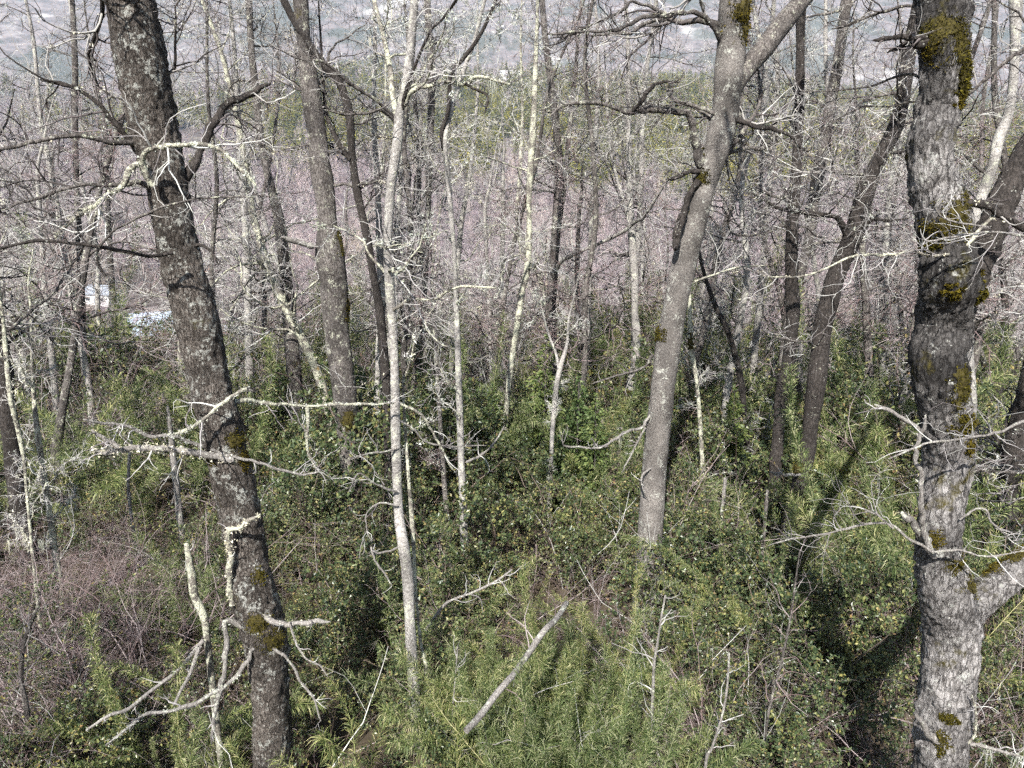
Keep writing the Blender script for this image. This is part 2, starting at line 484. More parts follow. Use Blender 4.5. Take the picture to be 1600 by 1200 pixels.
# ---------------------------------------------------------------- ground: one sheet out to the mountains
def build_ground():
    na, radii = 220, np.concatenate([[0.01], np.geomspace(1.2, 4400, 190)])
    a = np.linspace(0, 2 * np.pi, na, endpoint=False)
    X = radii[:, None] * np.sin(a); Y = radii[:, None] * np.cos(a)
    Z = ground_z(X, Y)
    V = np.stack([X, Y, Z], -1)
    i = (np.arange(len(radii) - 1) * na)[:, None]; k = np.arange(na); k2 = (k + 1) % na
    q = np.stack([i + k, i + na + k, i + na + k2, i + k2], -1)
    g = Geo().add(V, quads=q)
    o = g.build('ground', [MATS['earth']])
    tag(o, 'leaf littered forest floor falling to the valley and rising into hills', 'ground', kind='structure')
build_ground()

# ---------------------------------------------------------------- trees
def trunk_path(pts, Y, up=0.0, lean=(0, 0), seed=0):
    """pixels (x, y, width) listed from top to bottom -> 3-D points bottom to top with radii, rooted in the ground"""
    r = np.random.default_rng(seed)
    pts = sorted(pts, key=lambda t: -t[1])
    P, R = [], []
    for (px, py, w) in pts:
        p = at(px, py, Y)
        p = at(px, py, Y + lean[0] * (p[2]) + r.normal(0, 0.04))
        P.append(p); R.append(0.5 * w / FPX * depth_of(p))
    P = np.array(P); R = np.array(R)
    d = P[1] - P[0] if len(P) > 1 else np.array([0, 0, 1.0])
    d = d / max(d[2], 1e-3)
    gz = float(ground_z(P[0, 0], P[0, 1])) - 0.25
    if P[0, 2] > gz + 0.2:
        h = P[0, 2] - gz
        q1 = P[0] - d * h * 0.5 * np.array([0.8, 0.8, 1]); q2 = P[0] - np.array([d[0] * h * 0.65, d[1] * h * 0.65, h])
        P = np.concatenate([[q2, q1], P]); R = np.concatenate([[R[0] * 1.35, R[0] * 1.1], R])
    if up > 0:
        t = unit(P[-1] - P[-3] if len(P) > 2 else P[-1] - P[0]); t = unit(t + np.array([0, 0, 0.4]))
        p = P[-1]; rad = R[-1]; ex, er = [], []
        for k in range(4):
            t = unit(t + r.normal(0, 0.12, 3) + np.array([0, 0, 0.15]))
            p = p + t * up / 4; ex.append(p); er.append(rad * (1 - 0.21 * (k + 1)))
        P = np.concatenate([P, ex]); R = np.concatenate([R, er])
    return P, R

GRIDS = []
SKIN = {}
def trunk_mesh(geo, P, R, s, step, rough, ridge, seed, mat=0, bulges=()):
    """one stem with an uneven, ridged surface; bulges: (point, radius, height)"""
    PR = np.concatenate([P, R[:, None]], 1)
    L = np.linalg.norm(np.diff(P, axis=0), axis=1).sum()
    m = max(6, int(L / step))
    c = spline(PR, m)
    P, R = c[:, :3], np.maximum(c[:, 3], 0.003)
    T = unit(np.gradient(P, axis=0))
    ref = np.tile([0.0, 1.0, 0.0], (m, 1))
    if np.abs(T[:, 1]).mean() > 0.8: ref = np.tile([1.0, 0, 0], (m, 1))
    Nn = unit(ref - (ref * T).sum(-1, keepdims=True) * T); Bn = np.cross(T, Nn)
    a = np.arange(s) * 2 * np.pi / s
    dirs = np.cos(a)[None, :, None] * Nn[:, None] + np.sin(a)[None, :, None] * Bn[:, None]
    V = P[:, None] + R[:, None, None] * dirs
    off = seed * 13.7
    disp = R[:, None] * rough * fbm(V * np.array([2.2, 2.2, 1.5]) + off, 3)
    if ridge > 0:
        q = V * np.array([26, 26, 9.0]) + off
        disp = disp + ridge * (np.abs(fbm(q, 4)) * 2.2 - 0.6) * (0.55 + 0.9 * np.clip(fbm(V * 6 + 5 + off, 2) + 0.4, 0, 1)) + 0.35 * ridge * fbm(V * 70 + off, 2)
    for (c0, rr, hh) in bulges:
        d = np.linalg.norm(V - np.asarray(c0), axis=-1)
        disp = disp + hh * np.exp(-(d / rr) ** 2)
    V = V + disp[..., None] * dirs
    GRIDS.append((V, dirs))
    i = (np.arange(m - 1) * s)[:, None]; k = np.arange(s); k2 = (k + 1) % s
    q = np.stack([i + k, i + k2, i + s + k2, i + s + k], -1)
    tip = P[-1] + T[-1] * R[-1] * 0.6
    Vt = np.concatenate([V.reshape(-1, 3), [tip]])
    tr = np.stack([(m - 1) * s + k, (m - 1) * s + k2, np.full(s, m * s)], -1)
    geo.add(Vt, quads=q, tris=tr, mat=mat)
    return P, R

def crown_geo(P, R, nb, length, t0=0.35, t1=1.0, k2=7, k3=6, mats=(0, 1, 2), lich=0, ang=(45, 85), up=0.05, r0=0.35, rmax=0.05, flat=0.4, beards=0, wander=0.27, sides=(6, 4, 3), rmin=(0.0032, 0.002)):
    g = Geo()
    Ltr = np.array([length])
    P0 = P[None]; R0 = R[None]
    S, D, L, RR = spawn(P0, R0, Ltr, nb, t0, t1, ang, (0.45, 1.1), r0, flat)
    RR = np.clip(RR, 0.006, rmax) * np.clip(L / length * 1.3, 0.45, 1)
    b1, r1 = grow(S, D, L, RR, 12, wander, up, 0.22)
    tubes(g, b1, r1, sides[0], mats[0])
    S, D, L2, RR = spawn(b1, r1, L, k2, 0.15, 1.0, (30, 75), (0.3, 0.6), 0.6)
    b2, r2 = grow(S, D, L2, np.maximum(RR, rmin[0]), 8, wander * 1.1, up * 0.6, 0.4)
    tubes(g, b2, r2, sides[1], mats[1])
    b3 = None
    if k3:
        S, D, L3, RR = spawn(b2, r2, L2, k3, 0.1, 1.0, (25, 65), (0.35, 0.75), 0.65)
        b3, r3 = grow(S, D, L3, np.maximum(RR, rmin[1]), 5, wander * 1.1, up * 0.5, 0.5)
        tubes(g, b3, r3, sides[2], mats[2])
    if lich:
        lichen(g, b1, int(lich * nb), 0.035, 3)
        lichen(g, b2, int(lich * nb * 1.6), 0.028, 3)
    if beards:
        i = rng.integers(0, len(b2), beards); j = rng.integers(1, 7, beards)
        beard(g, b2[i, j], 10, 0.22, 0.03, 3)
    return g

def px_path(pts, Y, dY=0.0):
    """branch traced in pixels from root to tip (x, y, width); its tip stands dY farther than its root"""
    n = len(pts); P, R = [], []
    for i, (px, py, w) in enumerate(pts):
        p = at(px, py, Y + dY * i / max(1, n - 1))
        P.append(p); R.append(0.5 * w / FPX * depth_of(p))
    return np.array(P), np.array(R)

def branch_part(parent, pts, Y, dY, mats, twigs=8, tl=0.5, k3=4, lich=0, name='branch', side=8, rough=0.25, kmat=0, beards=0, tw0=0.25):
    """a traced branch with its twigs as one part"""
    P, R = px_path(pts, Y, dY)
    c = spline(np.concatenate([P, R[:, None]], 1), len(pts) * 3)
    P, R = c[:, :3], c[:, 3]
    P[1:] += rng.normal(0, 1, (len(P) - 1, 3)) * np.minimum(R[1:, None] * 0.3, 0.006)
    R = R * (1 + rng.normal(0, 0.12, len(R)))
    R[-1] *= 0.45; R[-2] *= 0.75
    g = Geo()
    Pm, Rm = trunk_mesh(g, P, R, side, 0.03, rough, 0.0, random.random() * 50, kmat)
    if twigs:
        L = np.array([tl])
        S, D, L2, RR = spawn(Pm[None], Rm[None], L, twigs, tw0, 1.0, (30, 75), (0.5, 1.3), 0.5)
        b2, r2 = grow(S, D, L2, np.clip(RR, 0.0025, 0.008), 8, 0.28, 0.04, 0.3)
        tubes(g, b2, r2, 4, 1)
        if k3:
            S, D, L3, RR = spawn(b2, r2, L2, k3, 0.1, 1.0, (25, 65), (0.3, 0.7), 0.65)
            b3, r3 = grow(S, D, L3, np.maximum(RR, 0.0016), 5, 0.3, 0.03, 0.45)
            tubes(g, b3, r3, 3, 1)
    if lich:
        lichen(g, Pm[None], lich, float(np.clip(Rm.mean() * 1.3, 0.012, 0.03)), 2)
    if beards:
        j = rng.integers(2, len(Pm), beards)
        beard(g, Pm[j], 14, 0.2, 0.02, 2)
    g_o = g.build(name, [MATS[m] for m in mats], parent)
    return g_o

def moss_part(parent, key, px, py, size, thick=0.02, n=500, ragged=0.55, droop=1.0):
    """moss grown over the bark round the point seen at a pixel: a raised ragged mat bristling with short tufts"""
    best = None
    for (V, D) in SKIN[key]:
        qx, qy = project(V)
        face = ((CAM - V) * D).sum(-1) > 0.1
        dd = np.hypot(qx - px, qy - py) + np.where(face, 0, 1e6)
        i = np.unravel_index(np.argmin(dd), dd.shape)
        if best is None or dd[i] < best[0]: best = (dd[i], V, D, V[i])
    _, V, D, c = best
    q = V - c; q = q * np.array([1, 1, 1 / droop])
    d = np.linalg.norm(q, axis=-1) / size
    f = 0.85 - d + ragged * 1.9 * fbm(V * 14 / max(size * 10, .4) + px, 5)
    m, s = f.shape
    h = np.clip(f, 0, 0.5) * 2
    bump = 0.75 + 0.5 * fbm(V * 45 + 3, 3)
    Vo = V + D * (h ** 0.6 * thick * bump - 0.002)[..., None]
    ii = (np.arange(m - 1) * s)[:, None]; k = np.arange(s); k2 = (k + 1) % s
    quads = np.stack([ii + k, ii + k2, ii + s + k2, ii + s + k], -1).reshape(-1, 4)
    ok = (f.reshape(-1)[quads] > -0.05).all(1)
    g = Geo()
    if ok.any():
        used = np.unique(quads[ok]); remap = np.full(m * s, -1); remap[used] = np.arange(len(used))
        g.add(Vo.reshape(-1, 3)[used], quads=remap[quads[ok]], mat=0)
        sel = np.nonzero(f.reshape(-1) > -0.3)[0]
        n = int(n * 2.2)
        j = rng.choice(sel if len(sel) else used, n)
        b0 = Vo.reshape(-1, 3)[j] + rng.normal(0, size * 0.06, (n, 3)); nn = D.reshape(-1, 3)[j]
        td = unit(nn + rng.normal(0, 0.6, (n, 3)) + np.array([0, 0, -0.35]))
        ln = (0.006 + thick * 0.7 * rng.random((n, 1))); sd = unit(np.cross(td, rng.normal(0, 1, (n, 3)))) * ln * 0.28
        T = np.stack([b0 - sd, b0 + sd, b0 + td * ln], 1)
        g.add(T, tris=np.arange(n * 3).reshape(-1, 3), mat=1)
    else:
        g.add([c, c + [0.004, 0, 0], c + [0, 0, 0.004]], tris=[(0, 1, 2)])
    o = g.build('moss_patch', [MATS['moss_mat'], MATS['moss']], parent)
    o['kind'] = 'stuff'
    return o

CROWN_M = {'dark': ('bark_dark', 'twig_dark', 'twig_dark', 'lichen'), 'pale': ('bark_lichened', 'twig_pale', 'twig_pale', 'lichen'),
           'mix': ('bark_grey', 'twig_dark', 'twig_pale', 'lichen'), 'red': ('bark_grey', 'twig_red', 'twig_red', 'lichen')}

TREES = {}
def tree(key, label, pts, Y, mat, up=3.0, s=14, step=0.08, rough=0.3, ridge=0.0, crown=None, cm='mix', group=None, bulges=(), forks=(), lean=(0, 0), tl=0):
    P, R = trunk_path(pts, Y, up, lean, seed=len(TREES) + 1)
    root = empty('bare_tree', P[0])
    GRIDS.clear()
    tag(root, label, 'tree', group)
    off = P[0]
    g = Geo()
    Pm, Rm = trunk_mesh(g, P, R, s, step, rough, ridge, len(TREES) + 1, 0, bulges)
    if tl:
        lichen(g, Pm[None], tl, 0.03, 1)
    tr = g.build('trunk', [MATS[mat], MATS['lichen']])
    parts = [tr]
    stems = [(Pm, Rm)]
    for f in forks:
        fp, fr = px_path(f['pts'], Y, f.get('dY', 0.0))
        if f.get('up', 0):
            t = unit(fp[-1] - fp[-2]); t = unit(t + np.array([0, 0, 0.3])); e = [fp[-1] + t * f['up'] * q for q in (0.35, 0.7, 1.0)]
            fp = np.concatenate([fp, e]); fr = np.concatenate([fr, fr[-1] * np.array([0.75, 0.5, 0.25])])
        g = Geo()
        q = trunk_mesh(g, fp, fr, max(8, s * 2 // 3), step, rough, ridge * 0.7, random.random() * 40, 0)
        parts.append(g.build('limb', [MATS[f.get('mat', mat)]])); stems.append(q)
    if crown:
        for (Pq, Rq) in stems:
            c = dict(crown)
            if Pq is not Pm: c['nb'] = max(3, int(c['nb'] * 0.5)); c['t0'] = 0.25
            g = crown_geo(Pq, Rq, **c)
            parts.append(g.build('crown', [MATS[m] for m in CROWN_M[cm]]))
    for o in parts:
        o.parent = root; o.location = [-float(x) for x in off]
    TREES[key] = (root, off)
    SKIN[key] = list(GRIDS)
    return root

def into(key, obj_fn, *a, **k):
    """adds a part built in world coordinates to a tree"""
    root, off = TREES[key]
    o = obj_fn(root, *a, **k)
    o.location = [-float(x) for x in off]
    return o

# -- the leaning dark tree
tree('lean', 'big dark brown rough barked tree leaning across the left side, nearest the camera there',
     [(203, 0, 70), (220, 100, 74), (241, 200, 72), (263, 300, 62), (281, 400, 63), (309, 500, 65), (329, 600, 61), (348, 680, 62), (366, 760, 65), (385, 850, 62), (398, 930, 66), (415, 1010, 66), (424, 1100, 60), (428, 1200, 62)],
     6.0, 'bark_brown', up=5, s=50, step=0.026, rough=0.16, ridge=0.022, tl=60,
     crown=dict(nb=16, length=2.6, t0=0.55, t1=1.0, k2=9, k3=6, lich=5, rmax=0.03), cm='dark')
DK = ('bark_dark', 'twig_dark', 'lichen'); PL = ('bark_lichened', 'twig_pale', 'lichen'); DW = ('deadwood', 'twig_pale', 'lichen'); BR = ('bark_grey', 'twig_dark', 'lichen')
def BP(key, pts, dY, mats, Y=None, **k):
    w0, w1 = pts[0][2] if len(pts[0]) > 2 else 8, 3
    return into(key, branch_part, pts, Y, dY, mats, **k)
def W(xy, w0, w1):
    n = len(xy)
    return [(x, y, w0 + (w1 - w0) * i / (n - 1)) for i, (x, y) in enumerate(xy)]

LY = 6.0
BP('lean', W([(265, 300), (285, 285), (302, 258), (316, 230), (332, 195), (346, 173), (360, 160), (385, 150), (425, 130)], 19, 7), 0.4, DK, LY, twigs=9, tl=0.9, k3=6, lich=6, rough=0.5)
BP('lean', W([(240, 262), (215, 236), (195, 212), (175, 185), (150, 160), (125, 140), (100, 132), (62, 125)], 11, 6), -0.3, DK, LY, twigs=10, tl=0.8, k3=6, lich=4)
BP('lean', W([(250, 250), (218, 226), (190, 222), (160, 220), (130, 213), (90, 215), (40, 225), (-30, 240)], 9, 6), -0.5, BR, LY, twigs=9, tl=0.6, k3=5, lich=10)
BP('lean', W([(240, 290), (222, 252), (232, 236), (255, 230), (275, 226), (310, 226), (340, 232), (372, 260), (400, 290)], 10, 4), -0.5, PL, LY - .25, twigs=8, tl=0.6, k3=5, lich=70)
BP('lean', W([(225, 252), (206, 264), (190, 290), (150, 320), (110, 345), (85, 372)], 10, 5), -0.4, PL, LY - .2, twigs=8, tl=0.6, k3=5, lich=70, beards=2)
BP('lean', W([(262, 300), (240, 295), (215, 285), (170, 290), (120, 290), (60, 310), (0, 328)], 8, 5), -0.5, BR, LY, twigs=10, tl=0.7, k3=6, lich=25)
BP('lean', W([(270, 395), (232, 400), (172, 388), (130, 382), (60, 376), (0, 388), (-40, 398)], 5, 5), -0.7, DK, LY - .3, twigs=10, tl=0.6, k3=5)
BP('lean', W([(165, 432), (152, 410), (156, 385), (172, 365), (195, 352), (250, 325), (310, 310), (400, 307)], 5, 3), -0.3, BR, LY - .5, twigs=9, tl=0.5, k3=4)
BP('lean', W([(292, 392), (307, 383), (320, 385), (332, 396), (341, 413)], 6, 4), -0.1, DK, LY, twigs=4, tl=0.3)
BP('lean', W([(365, 718), (325, 711), (280, 703), (240, 701), (195, 703), (165, 708), (140, 700)], 10, 7), -0.4, DW, LY - .15, twigs=6, tl=0.35, k3=3, lich=90, name='dead_branch', rough=0.5)
BP('lean', W([(188, 700), (170, 690), (158, 682), (142, 672)], 7, 5), -0.1, DW, LY - .5, twigs=3, tl=0.2, k3=2, lich=10, name='dead_branch')
BP('lean', W([(330, 700), (292, 690), (268, 681), (232, 682), (200, 666), (172, 662), (150, 660), (130, 655)], 6, 4), -0.5, DW, LY - .1, twigs=6, tl=0.35, k3=3, lich=50, name='dead_branch')
BP('lean', W([(385, 608), (360, 622), (330, 645), (292, 672), (262, 680)], 7, 5), -0.4, PL, LY - .1, twigs=5, tl=0.4, k3=3, lich=40)
BP('lean', W([(335, 650), (375, 626), (400, 628), (440, 632), (480, 635), (540, 632), (615, 630)], 7, 4), 0.8, PL, LY, twigs=7, tl=0.45, k3=3, lich=80)
BP('lean', W([(480, 635), (481, 665), (480, 700), (490, 725), (502, 738)], 6, 3), 0.0, PL, LY + .45, twigs=5, tl=0.4, k3=2, lich=40)
BP('lean', W([(330, 702), (370, 715), (400, 722), (450, 737), (480, 741), (502, 735)], 5, 4), 0.35, DW, LY - .2, twigs=6, tl=0.45, k3=3, lich=6)
BP('lean', W([(375, 950), (400, 958), (430, 972), (460, 975), (490, 972), (516, 973)], 9, 6), -0.3, DW, LY - .1, twigs=3, tl=0.2, k3=2, lich=22, name='dead_branch')
BP('lean', W([(452, 972), (465, 1010), (480, 1030), (500, 1040), (513, 1058)], 4, 2), -0.1, DW, LY - .3, twigs=3, tl=0.15, k3=0, lich=8, name='dead_branch')
BP('lean', W([(385, 995), (430, 1014), (450, 1030), (470, 1065), (490, 1090), (502, 1128)], 6, 3), -0.2, DW, LY - .1, twigs=3, tl=0.25, k3=2, lich=8, name='dead_branch')
BP('lean', W([(364, 945), (358, 905), (362, 865), (356, 832), (375, 825), (390, 812), (407, 803)], 11, 5), -0.1, ('bark_lichened', 'twig_pale', 'lichen'), LY - .18, twigs=2, tl=0.2, k3=0, lich=60, name='dead_branch', rough=0.5)
BP('lean', W([(415, 1000), (395, 1015), (362, 1064), (310, 1096), (272, 1110), (236, 1114), (214, 1126), (165, 1165)], 8, 4), -0.6, DW, LY - .1, twigs=4, tl=0.3, k3=2, lich=50, name='dead_branch')
BP('lean', W([(400, 985), (372, 975), (352, 968), (354, 1000), (349, 1055), (341, 1090), (333, 1130), (329, 1163)], 9, 6), -0.3, DW, LY - .1, twigs=3, tl=0.2, k3=0, lich=14, name='dead_branch')
for (x, y, sz) in ((400, 975, 0.10), (428, 998, 0.11), (375, 690, 0.10), (385, 720, 0.08), (330, 720, .05), (405, 900, .07)):
    into('lean', moss_part, 'lean', x, y, sz, 0.016, 350)

# -- the pale slender tree
tree('slender', 'pale slender straight tree with spotted lichen bark, nearest thin trunk left of centre',
     [(648, 0, 13), (643, 60, 13), (634, 130, 13), (624, 180, 15), (620, 230, 17), (610, 300, 15), (606, 380, 15), (609, 450, 16), (615, 530, 15), (617, 600, 15), (619, 700, 15), (623, 800, 16), (630, 850, 17), (637, 900, 18), (642, 1000, 18), (648, 1090, 18)],
     7.0, 'bark_pale', up=4, s=20, step=0.03, rough=0.22, ridge=0.003, tl=60,
     crown=dict(nb=16, length=1.5, t0=0.45, t1=1.0, k2=7, k3=5, lich=6, rmax=0.022), cm='pale',
     forks=[dict(pts=W([(622, 195), (614, 150), (610, 110), (602, 70), (592, 30), (580, -20)], 10, 7), up=2, dY=0.5, mat='bark_lichened'),
            dict(pts=W([(626, 185), (632, 150), (645, 112), (660, 75), (675, 45), (695, 25)], 7, 4), up=1.5, dY=-.4, mat='bark_dark')])
SY = 7.0
BP('slender', W([(626, 175), (640, 150), (655, 138), (690, 130), (728, 130), (745, 120), (770, 125), (800, 132)], 8, 4), -0.5, PL, SY, twigs=9, tl=0.6, k3=5, lich=45, beards=2)
BP('slender', W([(728, 130), (742, 140), (760, 148), (762, 160), (756, 180)], 5, 3), -0.1, DK, SY - .3, twigs=4, tl=0.3, k3=3)
BP('slender', W([(618, 185), (590, 160), (545, 128), (505, 98), (470, 92), (430, 75)], 6, 3), -0.6, BR, SY, twigs=9, tl=0.6, k3=5, lich=4)
BP('slender', W([(617, 190), (605, 178), (592, 172), (570, 178), (530, 178), (505, 170)], 5, 3), -0.4, BR, SY, twigs=8, tl=0.6, k3=5)
BP('slender', W([(612, 485), (640, 470), (680, 466), (712, 450), (740, 448), (775, 450)], 5, 3), -0.5, PL, SY, twigs=8, tl=0.5, k3=4, lich=40)
BP('slender', W([(621, 630), (642, 638), (660, 650), (672, 668), (690, 700), (705, 730), (712, 738)], 5, 3), 0.4, PL, SY, twigs=5, tl=0.4, k3=3, lich=22)
BP('slender', W([(621, 655), (645, 670), (665, 690), (700, 697), (760, 696)], 3.5, 2), 0.4, DW, SY, twigs=5, tl=0.5, k3=3)
BP('slender', W([(620, 768), (600, 762), (580, 752), (560, 740), (545, 768)], 4, 2), -0.4, DW, SY, twigs=5, tl=0.45, k3=3)
BP('slender', W([(621, 790), (600, 786), (585, 790), (572, 805), (575, 835), (582, 845)], 3, 2), -0.2, DW, SY, twigs=4, tl=0.4, k3=2)
BP('slender', W([(633, 848), (610, 860), (588, 865), (580, 855), (586, 875), (600, 895), (612, 915)], 4, 3), -0.3, DW, SY, twigs=4, tl=0.3, k3=2)
BP('slender', W([(622, 700), (600, 706), (570, 710), (548, 718)], 4, 2), -0.3, DW, SY, twigs=4, tl=0.4, k3=2, lich=10)
tree('companion', 'thin pale companion stem close beside the pale slender trunk',
     [(630, 600, 4), (634, 680, 4), (638, 740, 5), (642, 790, 6.5), (646, 850, 6), (650, 930, 5), (657, 1000, 5), (666, 1045, 6), (670, 1085, 7)],
     7.2, 'bark_lichened', up=0.6, s=10, step=0.04, rough=0.3, tl=25, crown=dict(nb=6, length=0.6, t0=0.5, k2=5, k3=3, rmax=0.006, lich=1), cm='pale')

# -- the smooth grey tree
tree('smooth', 'smooth grey brown tree forking high, centre right, base hidden in leafy shrubs',
     [(1152, -20, 46), (1144, 60, 44), (1138, 120, 44), (1133, 180, 41), (1120, 230, 40), (1103, 280, 37), (1090, 330, 36), (1072, 400, 40), (1058, 460, 37), (1046, 530, 39), (1036, 600, 36), (1030, 660, 37), (1024, 720, 38), (1019, 790, 39), (1015, 850, 38)],
     9.9, 'bark_smooth', up=4, s=48, step=0.035, rough=0.14, ridge=0.004, tl=30,
     crown=dict(nb=13, length=2.6, t0=0.55, t1=1.0, k2=9, k3=7, lich=4, rmax=0.05), cm='mix',
     forks=[dict(pts=[(1131, 190, 14), (1136, 165, 24), (1148, 132, 33), (1167, 106, 32), (1192, 78, 30), (1217, 45, 29), (1250, 5, 27), (1275, -30, 26)], up=3.5, dY=0.4, mat='bark_grey')])
MY = 9.9
BP('smooth', W([(1106, 270), (1093, 250), (1087, 222), (1082, 198), (1076, 178), (1050, 173), (1012, 172), (985, 176), (965, 170), (945, 165), (925, 160), (880, 166), (858, 182)], 14, 4), -0.6, BR, MY, twigs=14, tl=1.1, k3=7, lich=12, rough=0.5)
BP('smooth', W([(990, 172), (1001, 160), (1014, 140), (1030, 130), (1060, 129)], 9, 4), -0.2, DK, MY - .4, twigs=7, tl=0.8, k3=5)
BP('smooth', W([(1130, 75), (1119, 48), (1105, 30), (1085, 20), (1055, 22), (1035, 24), (1005, 25), (985, 38), (960, 47), (900, 50), (855, 54)], 10, 4), -0.9, BR, MY, twigs=13, tl=1.0, k3=6, lich=12)
BP('smooth', W([(1040, 22), (1015, 10), (985, 3), (975, 16), (930, 36), (890, 54), (860, 60)], 6, 3), -0.3, BR, MY - .4, twigs=9, tl=0.8, k3=5)
BP('smooth', W([(1135, 180), (1155, 188), (1175, 196), (1200, 201), (1230, 210), (1262, 238)], 9, 5), -0.4, DK, MY, twigs=8, tl=0.9, k3=6)
BP('smooth', W([(1108, 250), (1135, 240), (1165, 233), (1200, 228), (1225, 212)], 8, 4), 0.5, BR, MY, twigs=8, tl=0.9, k3=6)
BP('smooth', W([(1118, 178), (1085, 165), (1060, 158), (1046, 150), (1043, 142)], 6, 4), 0.4, BR, MY, twigs=7, tl=0.8, k3=5)
BP('smooth', W([(1092, 282), (1078, 300), (1071, 325), (1064, 345), (1058, 365), (1054, 392)], 16, 9), -0.1, ('bark_dark', 'twig_dark', 'lichen'), MY - .16, twigs=3, tl=0.35, k3=2, lich=0, name='broken_branch', rough=0.9, side=10)
BP('smooth', W([(1092, 268), (1075, 268), (1056, 278), (1040, 280)], 8, 4), -0.2, DK, MY - .1, twigs=5, tl=0.7, k3=4)
BP('smooth', W([(1025, 642), (1015, 651), (1006, 665), (995, 671), (985, 672), (955, 690), (935, 700), (905, 698), (882, 697), (881, 690)], 5, 3), -0.6, DW, MY, twigs=6, tl=0.4, k3=3, lich=4, beards=1)
BP('smooth', W([(1008, 668), (997, 690), (985, 712), (976, 728), (972, 738)], 3.5, 2.5), -0.2, DW, MY - .15, twigs=3, tl=0.2, k3=2, lich=6)
BP('smooth', W([(1016, 732), (1005, 740), (1002, 752), (1006, 768), (1010, 770)], 3.5, 2), -0.2, DW, MY - .1, twigs=4, tl=0.25, k3=0)
BP('smooth', W([(1020, 555), (1008, 572), (985, 582), (960, 588), (925, 600)], 4, 2.5), -0.5, BR, MY, twigs=6, tl=0.5, k3=4)
BP('smooth', W([(1085, 440), (1112, 430), (1150, 418), (1200, 415)], 4, 2), 0.3, PL, MY, twigs=7, tl=0.6, k3=4, lich=10)
for (x, y, sz) in ((1165, 20, 0.15), (1140, 115, 0.07), (1092, 242, 0.06), (1096, 278, 0.06), (1030, 522, 0.065)):
    into('smooth', moss_part, 'smooth', x, y, sz * 1.5, 0.05 if y < 60 else 0.03, 450)

# -- the mossy scaly tree
RY = 5.0
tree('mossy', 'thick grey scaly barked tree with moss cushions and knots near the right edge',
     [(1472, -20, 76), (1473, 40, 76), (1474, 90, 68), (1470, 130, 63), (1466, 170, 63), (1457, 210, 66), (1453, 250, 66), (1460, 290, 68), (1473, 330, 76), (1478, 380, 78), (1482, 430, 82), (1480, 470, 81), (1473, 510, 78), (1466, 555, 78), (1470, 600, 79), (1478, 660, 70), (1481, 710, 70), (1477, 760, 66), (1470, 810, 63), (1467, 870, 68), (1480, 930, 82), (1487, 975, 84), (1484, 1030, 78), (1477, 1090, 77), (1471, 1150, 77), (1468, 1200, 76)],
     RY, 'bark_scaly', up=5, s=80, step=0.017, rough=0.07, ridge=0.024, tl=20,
     crown=dict(nb=9, length=2.4, t0=0.7, t1=1.0, k2=8, k3=6, lich=3, rmax=0.04), cm='mix',
     bulges=[(at(1470, 72, RY - .17), 0.09, 0.06), (at(1520, 448, RY - .12), 0.06, 0.05), (at(1440, 460, RY - .1), 0.05, 0.025)],
     forks=[dict(pts=[(1478, 1010, 30), (1500, 968, 52), (1522, 943, 54), (1548, 922, 50), (1580, 898, 47), (1625, 862, 44), (1680, 800, 42)], up=2.5, dY=0.15),
            dict(pts=[(1480, 520, 24), (1500, 470, 42), (1520, 428, 46), (1543, 375, 44), (1562, 325, 42), (1582, 280, 41), (1615, 225, 40), (1660, 160, 38)], up=2.5, dY=0.5, mat='bark_dark')])
BP('mossy', W([(1475, 66), (1440, 60), (1410, 58), (1385, 60), (1363, 64)], 9, 6), -0.1, DK, RY - .05, twigs=3, tl=0.35, k3=4, name='branch_stub')
BP('mossy', W([(1470, 62), (1440, 68), (1412, 72), (1386, 82)], 16, 5), 0.1, DK, RY - .1, twigs=2, tl=0.3, k3=2, name='branch_stub', rough=0.7)
BP('mossy', W([(1458, 868), (1449, 850), (1443, 820), (1440, 770), (1440, 740), (1431, 722), (1431, 705), (1437, 682), (1446, 660), (1449, 650)], 10, 7), -0.05, DW, RY - .2, twigs=1, tl=0.2, k3=0, lich=2, name='dead_branch', rough=0.35)
BP('mossy', W([(1436, 672), (1422, 661), (1405, 650), (1385, 638), (1364, 632)], 7, 5), 0.1, DW, RY - .22, twigs=2, tl=0.25, k3=2, name='dead_branch')
BP('mossy', W([(1452, 845), (1437, 834), (1426, 815), (1408, 801)], 12, 8), -0.05, DW, RY - .15, twigs=0, name='branch_stub', rough=0.5)
BP('mossy', W([(1472, 1158), (1452, 1150), (1443, 1133), (1432, 1117)], 12, 10), -0.05, DW, RY - .18, twigs=0, name='branch_stub', rough=0.4)
BP('mossy', W([(1462, 866), (1440, 852), (1418, 840), (1392, 820), (1350, 820), (1290, 834), (1240, 842), (1200, 852)], 5, 2.5), 0.4, DW, RY - .25, twigs=10, tl=0.55, k3=4)
BP('mossy', W([(1396, 826), (1375, 808), (1350, 795), (1330, 790)], 3.5, 2), 0.2, DW, RY - .1, twigs=4, tl=0.4, k3=3)
BP('mossy', W([(1455, 862), (1500, 860), (1530, 868), (1560, 868), (1605, 860)], 4, 3), -0.2, DW, RY - .3, twigs=6, tl=0.5, k3=4)
BP('mossy', W([(1500, 812), (1525, 795), (1542, 797), (1548, 815), (1565, 830), (1585, 850)], 3.5, 2.5), -0.1, DW, RY - .2, twigs=6, tl=0.35, k3=3)
BP('mossy', W([(1488, 1160), (1512, 1162), (1535, 1166), (1560, 1172), (1605, 1186)], 6, 4), -0.1, DW, RY - .15, twigs=6, tl=0.3, k3=3, lich=20, beards=2)
BP('mossy', W([(1510, 1165), (1524, 1145), (1524, 1110), (1518, 1085)], 4, 3), -0.05, PL, RY - .2, twigs=4, tl=0.35, k3=2, lich=20)
